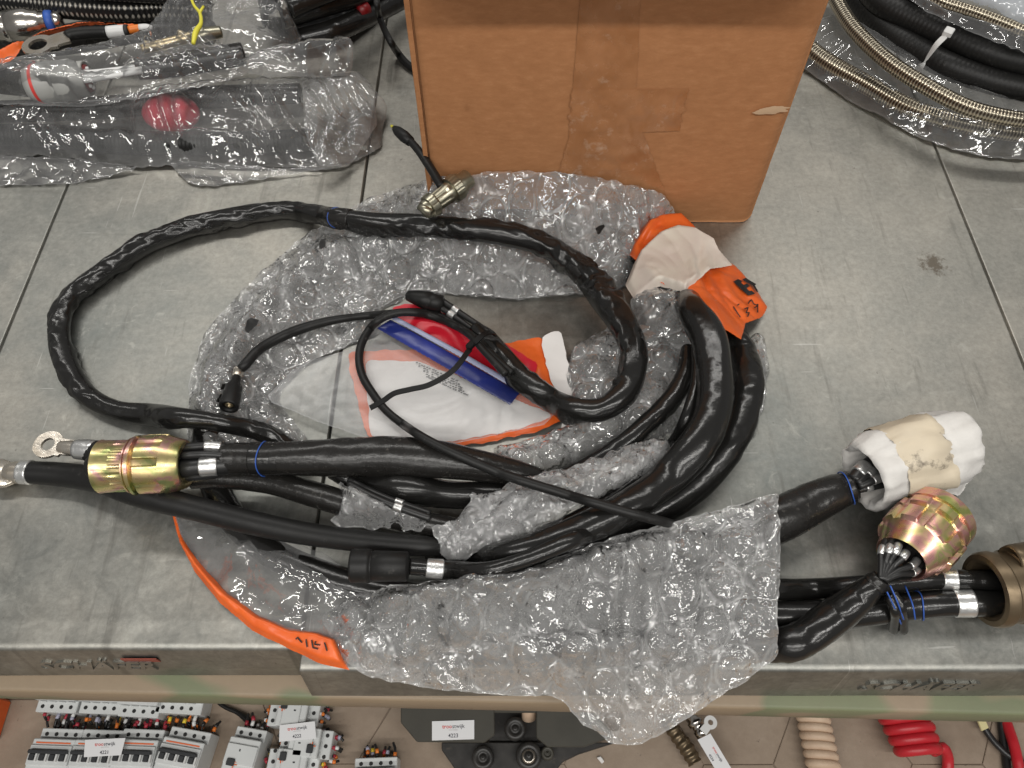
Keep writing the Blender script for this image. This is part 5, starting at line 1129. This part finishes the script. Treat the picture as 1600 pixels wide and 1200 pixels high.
breaker(281, 1182, d(-9), 4, 'rightmost breaker of the front row, turned askew with orange wire ends', wires=1, cols=['ferr_orange', 'ferr_yellow', 'ferr_orange', 'wire'])
breaker(457, 1113, d(86), 3, 'white residual current breaker behind the card 4222, nearest the beam', 'rcd', wires=2, extra=-.008, wl=(.006, .014), name='residual_breaker')
breaker(476, 1160, d(266), 3, 'white residual current breaker under the card 4222', 'rcd', wires=2, extra=-.008, wl=(.006, .016), name='residual_breaker')
breaker(455, 1194, d(86), 3, 'white residual current breaker in front of the card 4222, cut by the lower edge', 'rcd', wires=2, extra=-.008, wl=(.006, .014), name='residual_breaker')
breaker(378, 1180, d(171), 3, 'single white residual current breaker standing apart, left of the card 4222', 'rcd', wires=-1, name='residual_breaker', cols=['ferr_red', 'white_plastic'])
breaker(584, 1228, d(2), 4, 'breaker just entering at the lower edge, right of the card 4222', wires=1)
def card(corners, num, label, h, strip=False):
    c = [FP(x, y, h) for x, y in corners]; t = thing('lot_card', sum(c)/4, label, 'label')
    v = np.array(c+[p-np.array([0, 0, .0008]) for p in c]); obj('card', v, [[3, 2, 1, 0], [4, 5, 6, 7], [0, 1, 5, 4], [1, 2, 6, 5], [2, 3, 7, 6], [3, 0, 4, 7]], M['card'], t, smooth=False)
    o3 = c[0]; ux = c[1]-c[0]; uy = c[0]-c[3]; W = np.linalg.norm(ux); H = np.linalg.norm(uy); nz = np.array([0, 0, .0006])
    at = lambda u, q: c[3]+ux*u+uy*q+nz
    s = H*.30
    if strip: s = H*.24
    text('lettering', 'troo', at(.47, .60), ux, uy, s, M['card_red'], t, align='RIGHT', bold=.008)
    text('lettering', 'stwijk', at(.475, .60), ux, uy, s, M['card_dark'], t, align='LEFT')
    text('lettering', 'AUCTIONS', at(.5, .47), ux, uy, s*.33, M['card_pale'], t)
    text('lettering', num, at(.5, .12), ux, uy, s*.95, M['card_dark'], t, bold=.008)
card([(133, 1156), (196, 1153), (189, 1180), (131, 1183)], '4221', 'white lot card reading 4221 on the breakers', .0755)
card([(437, 1133), (492, 1127), (494, 1154), (436, 1159)], '4222', 'white lot card reading 4222 on the white breakers', .068)
# loose black lead
lead = tube('black_lead', [(338, 1080, 3, FZ+.01), (341, 1096, 3, FZ+.01), (352, 1105, 3.2, FZ+.01), (372, 1114, 3.6, FZ+.01), (388, 1126, 5, FZ+.012), (402, 1136, 4, FZ+.014)], M['rubber'], None, ring=10, stamp=False)[0]
tag(lead, 'loose black lead on the floor between the grey breakers and the single breaker', 'cable')
# orange crate corner at the far left
oc_ = thing('orange_bin', FP(-30, 1110), 'orange plastic bin just showing at the lower left edge', 'bin')
a = FP(8, 1082, .08); b = FP(8, 1150, .08)
v, f = merge([boxvf((a[0]-.092, (a[1]+b[1])/2, FZ+.04), (.12, abs(a[1]-b[1]), .08), bev=.004), boxvf((a[0]-.092, a[1]+.004, FZ+.078), (.15, .012, .012), bev=.003)]); obj('bin_body', v, f, M['orange'], oc_, smooth=False)
# dark steel bracket with its rollers
sb = thing('steel_bracket', FP(740, 1140), 'dark olive steel bracket plate with a square cut-out, on rollers under the bench', 'bracket')
hp = .085
def plate(name, pts, h0, h1, mat, bev=.0015):
    v, f = prismvf([tuple(FP(x, y, h1)[:2]) for x, y in pts], FZ+h0, FZ+h1, bev); return obj(name, v, f, mat, sb, smooth=False)
plate('plate', [(626, 1085), (772, 1085), (773, 1148), (757, 1160), (651, 1159), (626, 1129)], .078, hp, M['dark_steel'])
plate('plate', [(838, 1085), (905, 1085), (960, 1150), (913, 1167), (856, 1167), (838, 1152)], .078, hp, M['dark_steel'])
plate('cross_bar', [(771, 1085), (840, 1085), (840, 1113), (771, 1113)], .074, hp-.002, M['dark_steel'])
plate('lower_plate', [(690, 1160), (962, 1160), (905, 1178), (880, 1190), (860, 1215), (720, 1215), (690, 1172)], .02, .035, M['black_steel'])
plate('cut_out_back', [(770, 1110), (840, 1110), (842, 1170), (762, 1170)], .01, .02, M['black_steel'])
kf = mpp(FP(800, 1150, .05))
for (x, y, R_, mt) in ((826, 1182, 20, 'black_steel'), (755, 1185, 17, 'black_steel'), (855, 1178, 10, 'dark_steel'), (805, 1140, 17, 'black_steel')):
    a = FP(x, y, .04); lathe('roller', a, a+np.array([0, 0, .03]), [(0, R_*kf), (.012, R_*kf), (.015, R_*kf*.86), (.016, R_*kf*.6), (.012, R_*kf*.5), (.012, R_*kf*.25), (.016, R_*kf*.2), (.016, .001)], M[mt], sb, seg=28)
a = FP(826, 1182, .056); lathe('washer', a, a+np.array([0, 0, 1.]), [(0, R_*kf*.5), (.001, R_*kf*.62), (.0015, R_*kf*.45)], M['tin'], sb, seg=24)
a = FP(826, 1122, .05); lathe('brown_sleeve', a, a+np.array([0, .02, .02]), [(0, .001), (0, 11*kf), (.03, 11*kf), (.03, .001)], M['coil_beige'], sb, seg=20)
card([(675, 1127), (741, 1125), (741, 1155), (675, 1157)], '4223', 'white lot card reading 4223 on the dark steel bracket', hp+.002)
# hose stub, fitting and its card
hs = thing('hose_fitting', FP(1075, 1160), 'bronze hose stub with a white metal eye fitting on the floor', 'hose fitting')
hf = .03
tube('hose', [(1040, 1120, 11, FZ+.02), (1056, 1147, 11, FZ+.02), (1072, 1168, 12, FZ+.02), (1086, 1192, 11, FZ+.018)], M['bronze'], hs, ring=18, corr=(.10, .012), stamp=False, step=.0015)
a, b = FP(1080, 1118, hf), FP(1101, 1150, hf); k = mpp(a)
lathe('fitting', a, b, [(0, .001), (0, 11*k), (.008, 11*k), (.009, 13*k), (.016, 13*k), (.017, 10*k), (.024, 10*k), (.025, 12*k), (.036, 12*k), (.038, .001)], M['steel'], hs, seg=28)
ring_plate(1110, 1129, 10, 4, FZ+hf+.014, .002, 1098, 1144, mpp(FP(1110, 1129, hf)), 'eye', hs, M['white_plastic'], 0)
card([(1110, 1146), (1146, 1206), (1126, 1216), (1090, 1156)], '4224', 'white lot card reading 4224 hanging on the hose fitting', hf+.016, True)
# chip of white paper on the floor
v, f = prismvf([tuple(FP(x, y)[:2]) for x, y in ((932, 1184), (938, 1182), (944, 1190), (940, 1194))], FZ+.002, FZ+.006, .001); tag(obj('paper_chip', v, f, M['paper'], None, smooth=False), 'small white paper chip lying on the floor below the bracket', 'paper')
# coiled leads
def coil(name, label, ax0, ax1, R0, R1, rw, turns, mat, tail, start=0.):
    a, b = FP(*ax0), FP(*ax1); k = mpp(a); ax = unit(b-a); up = np.array([0, 0, 1.]); up = unit(up-ax*np.dot(up, ax)); sd = np.cross(ax, up)
    n = int(turns*36); c = []
    for i in range(n+1):
        t = i/n; an = start+2*math.pi*turns*t; R = (R0+(R1-R0)*t)*k
        c.append(a+(b-a)*t+sd*R*math.cos(an)+up*R*.72*math.sin(an))
    c = np.array(c); c = np.vstack([c]+[[FP(*q)] for q in tail]) if tail else c
    cc = catmull(c[::2] if not tail else np.vstack([c[:-len(tail)][::2], c[-len(tail):]]), 3)
    v, f, uv = sweep(cc, np.full(len(cc), rw*k), 14); o = obj(name, v, f, mat); return tag(o, label, 'coiled cable')
coil('coiled_cable', 'bright red coiled cable on the floor under the bench', (1394, 1072, .042), (1437, 1178, .042), 36, 27, 8.2, 6.5, M['coil_red'], [(1473, 1168, .040), (1481, 1185, .02), (1480, 1215, .01)], start=.4)
coil('coiled_hose', 'dusty beige coiled hose on the floor, left of the red coiled cable', (1262, 1080, .028), (1288, 1206, .028), 19, 19, 6.9, 9, M['coil_beige'], None)
yc = thing('tagged_cable', FP(1560, 1160), 'thin black cable with a pale yellow tag at the right of the floor', 'cable')
tube('cable', [(1525, 1115, 5, FZ+.012), (1545, 1148, 5, FZ+.012), (1562, 1168, 5, FZ+.014), (1582, 1184, 5, FZ+.016), (1620, 1200, 5, FZ+.012)], M['wire'], yc, ring=12, stamp=False)
c = [FP(x, y, .022) for x, y in ((1525, 1117), (1537, 1116), (1546, 1137), (1535, 1142))]
v, f = prismvf([tuple(p[:2]) for p in c], FZ+.016, FZ+.021, .001); obj('tag', v, f, pbr('pale_yellow', (.72, .64, .34), .5), yc, smooth=False)
tag(tube('black_cable', [(1562, 1100, 6, FZ+.012), (1566, 1140, 6, FZ+.008), (1571, 1180, 6, FZ+.006), (1577, 1230, 6, FZ+.008)], M['wire'], None, ring=12, stamp=False)[0], 'black cable running beside the red cable at the lower right edge', 'cable')
tag(tube('red_cable', [(1560, 1095, 8, FZ+.012), (1572, 1128, 8, FZ+.012), (1583, 1160, 8, FZ+.022), (1590, 1190, 8, FZ+.024), (1595, 1230, 8, FZ+.02)], M['coil_red'], None, ring=14, stamp=False)[0], 'straight red cable at the lower right edge, crossing the black one', 'cable')
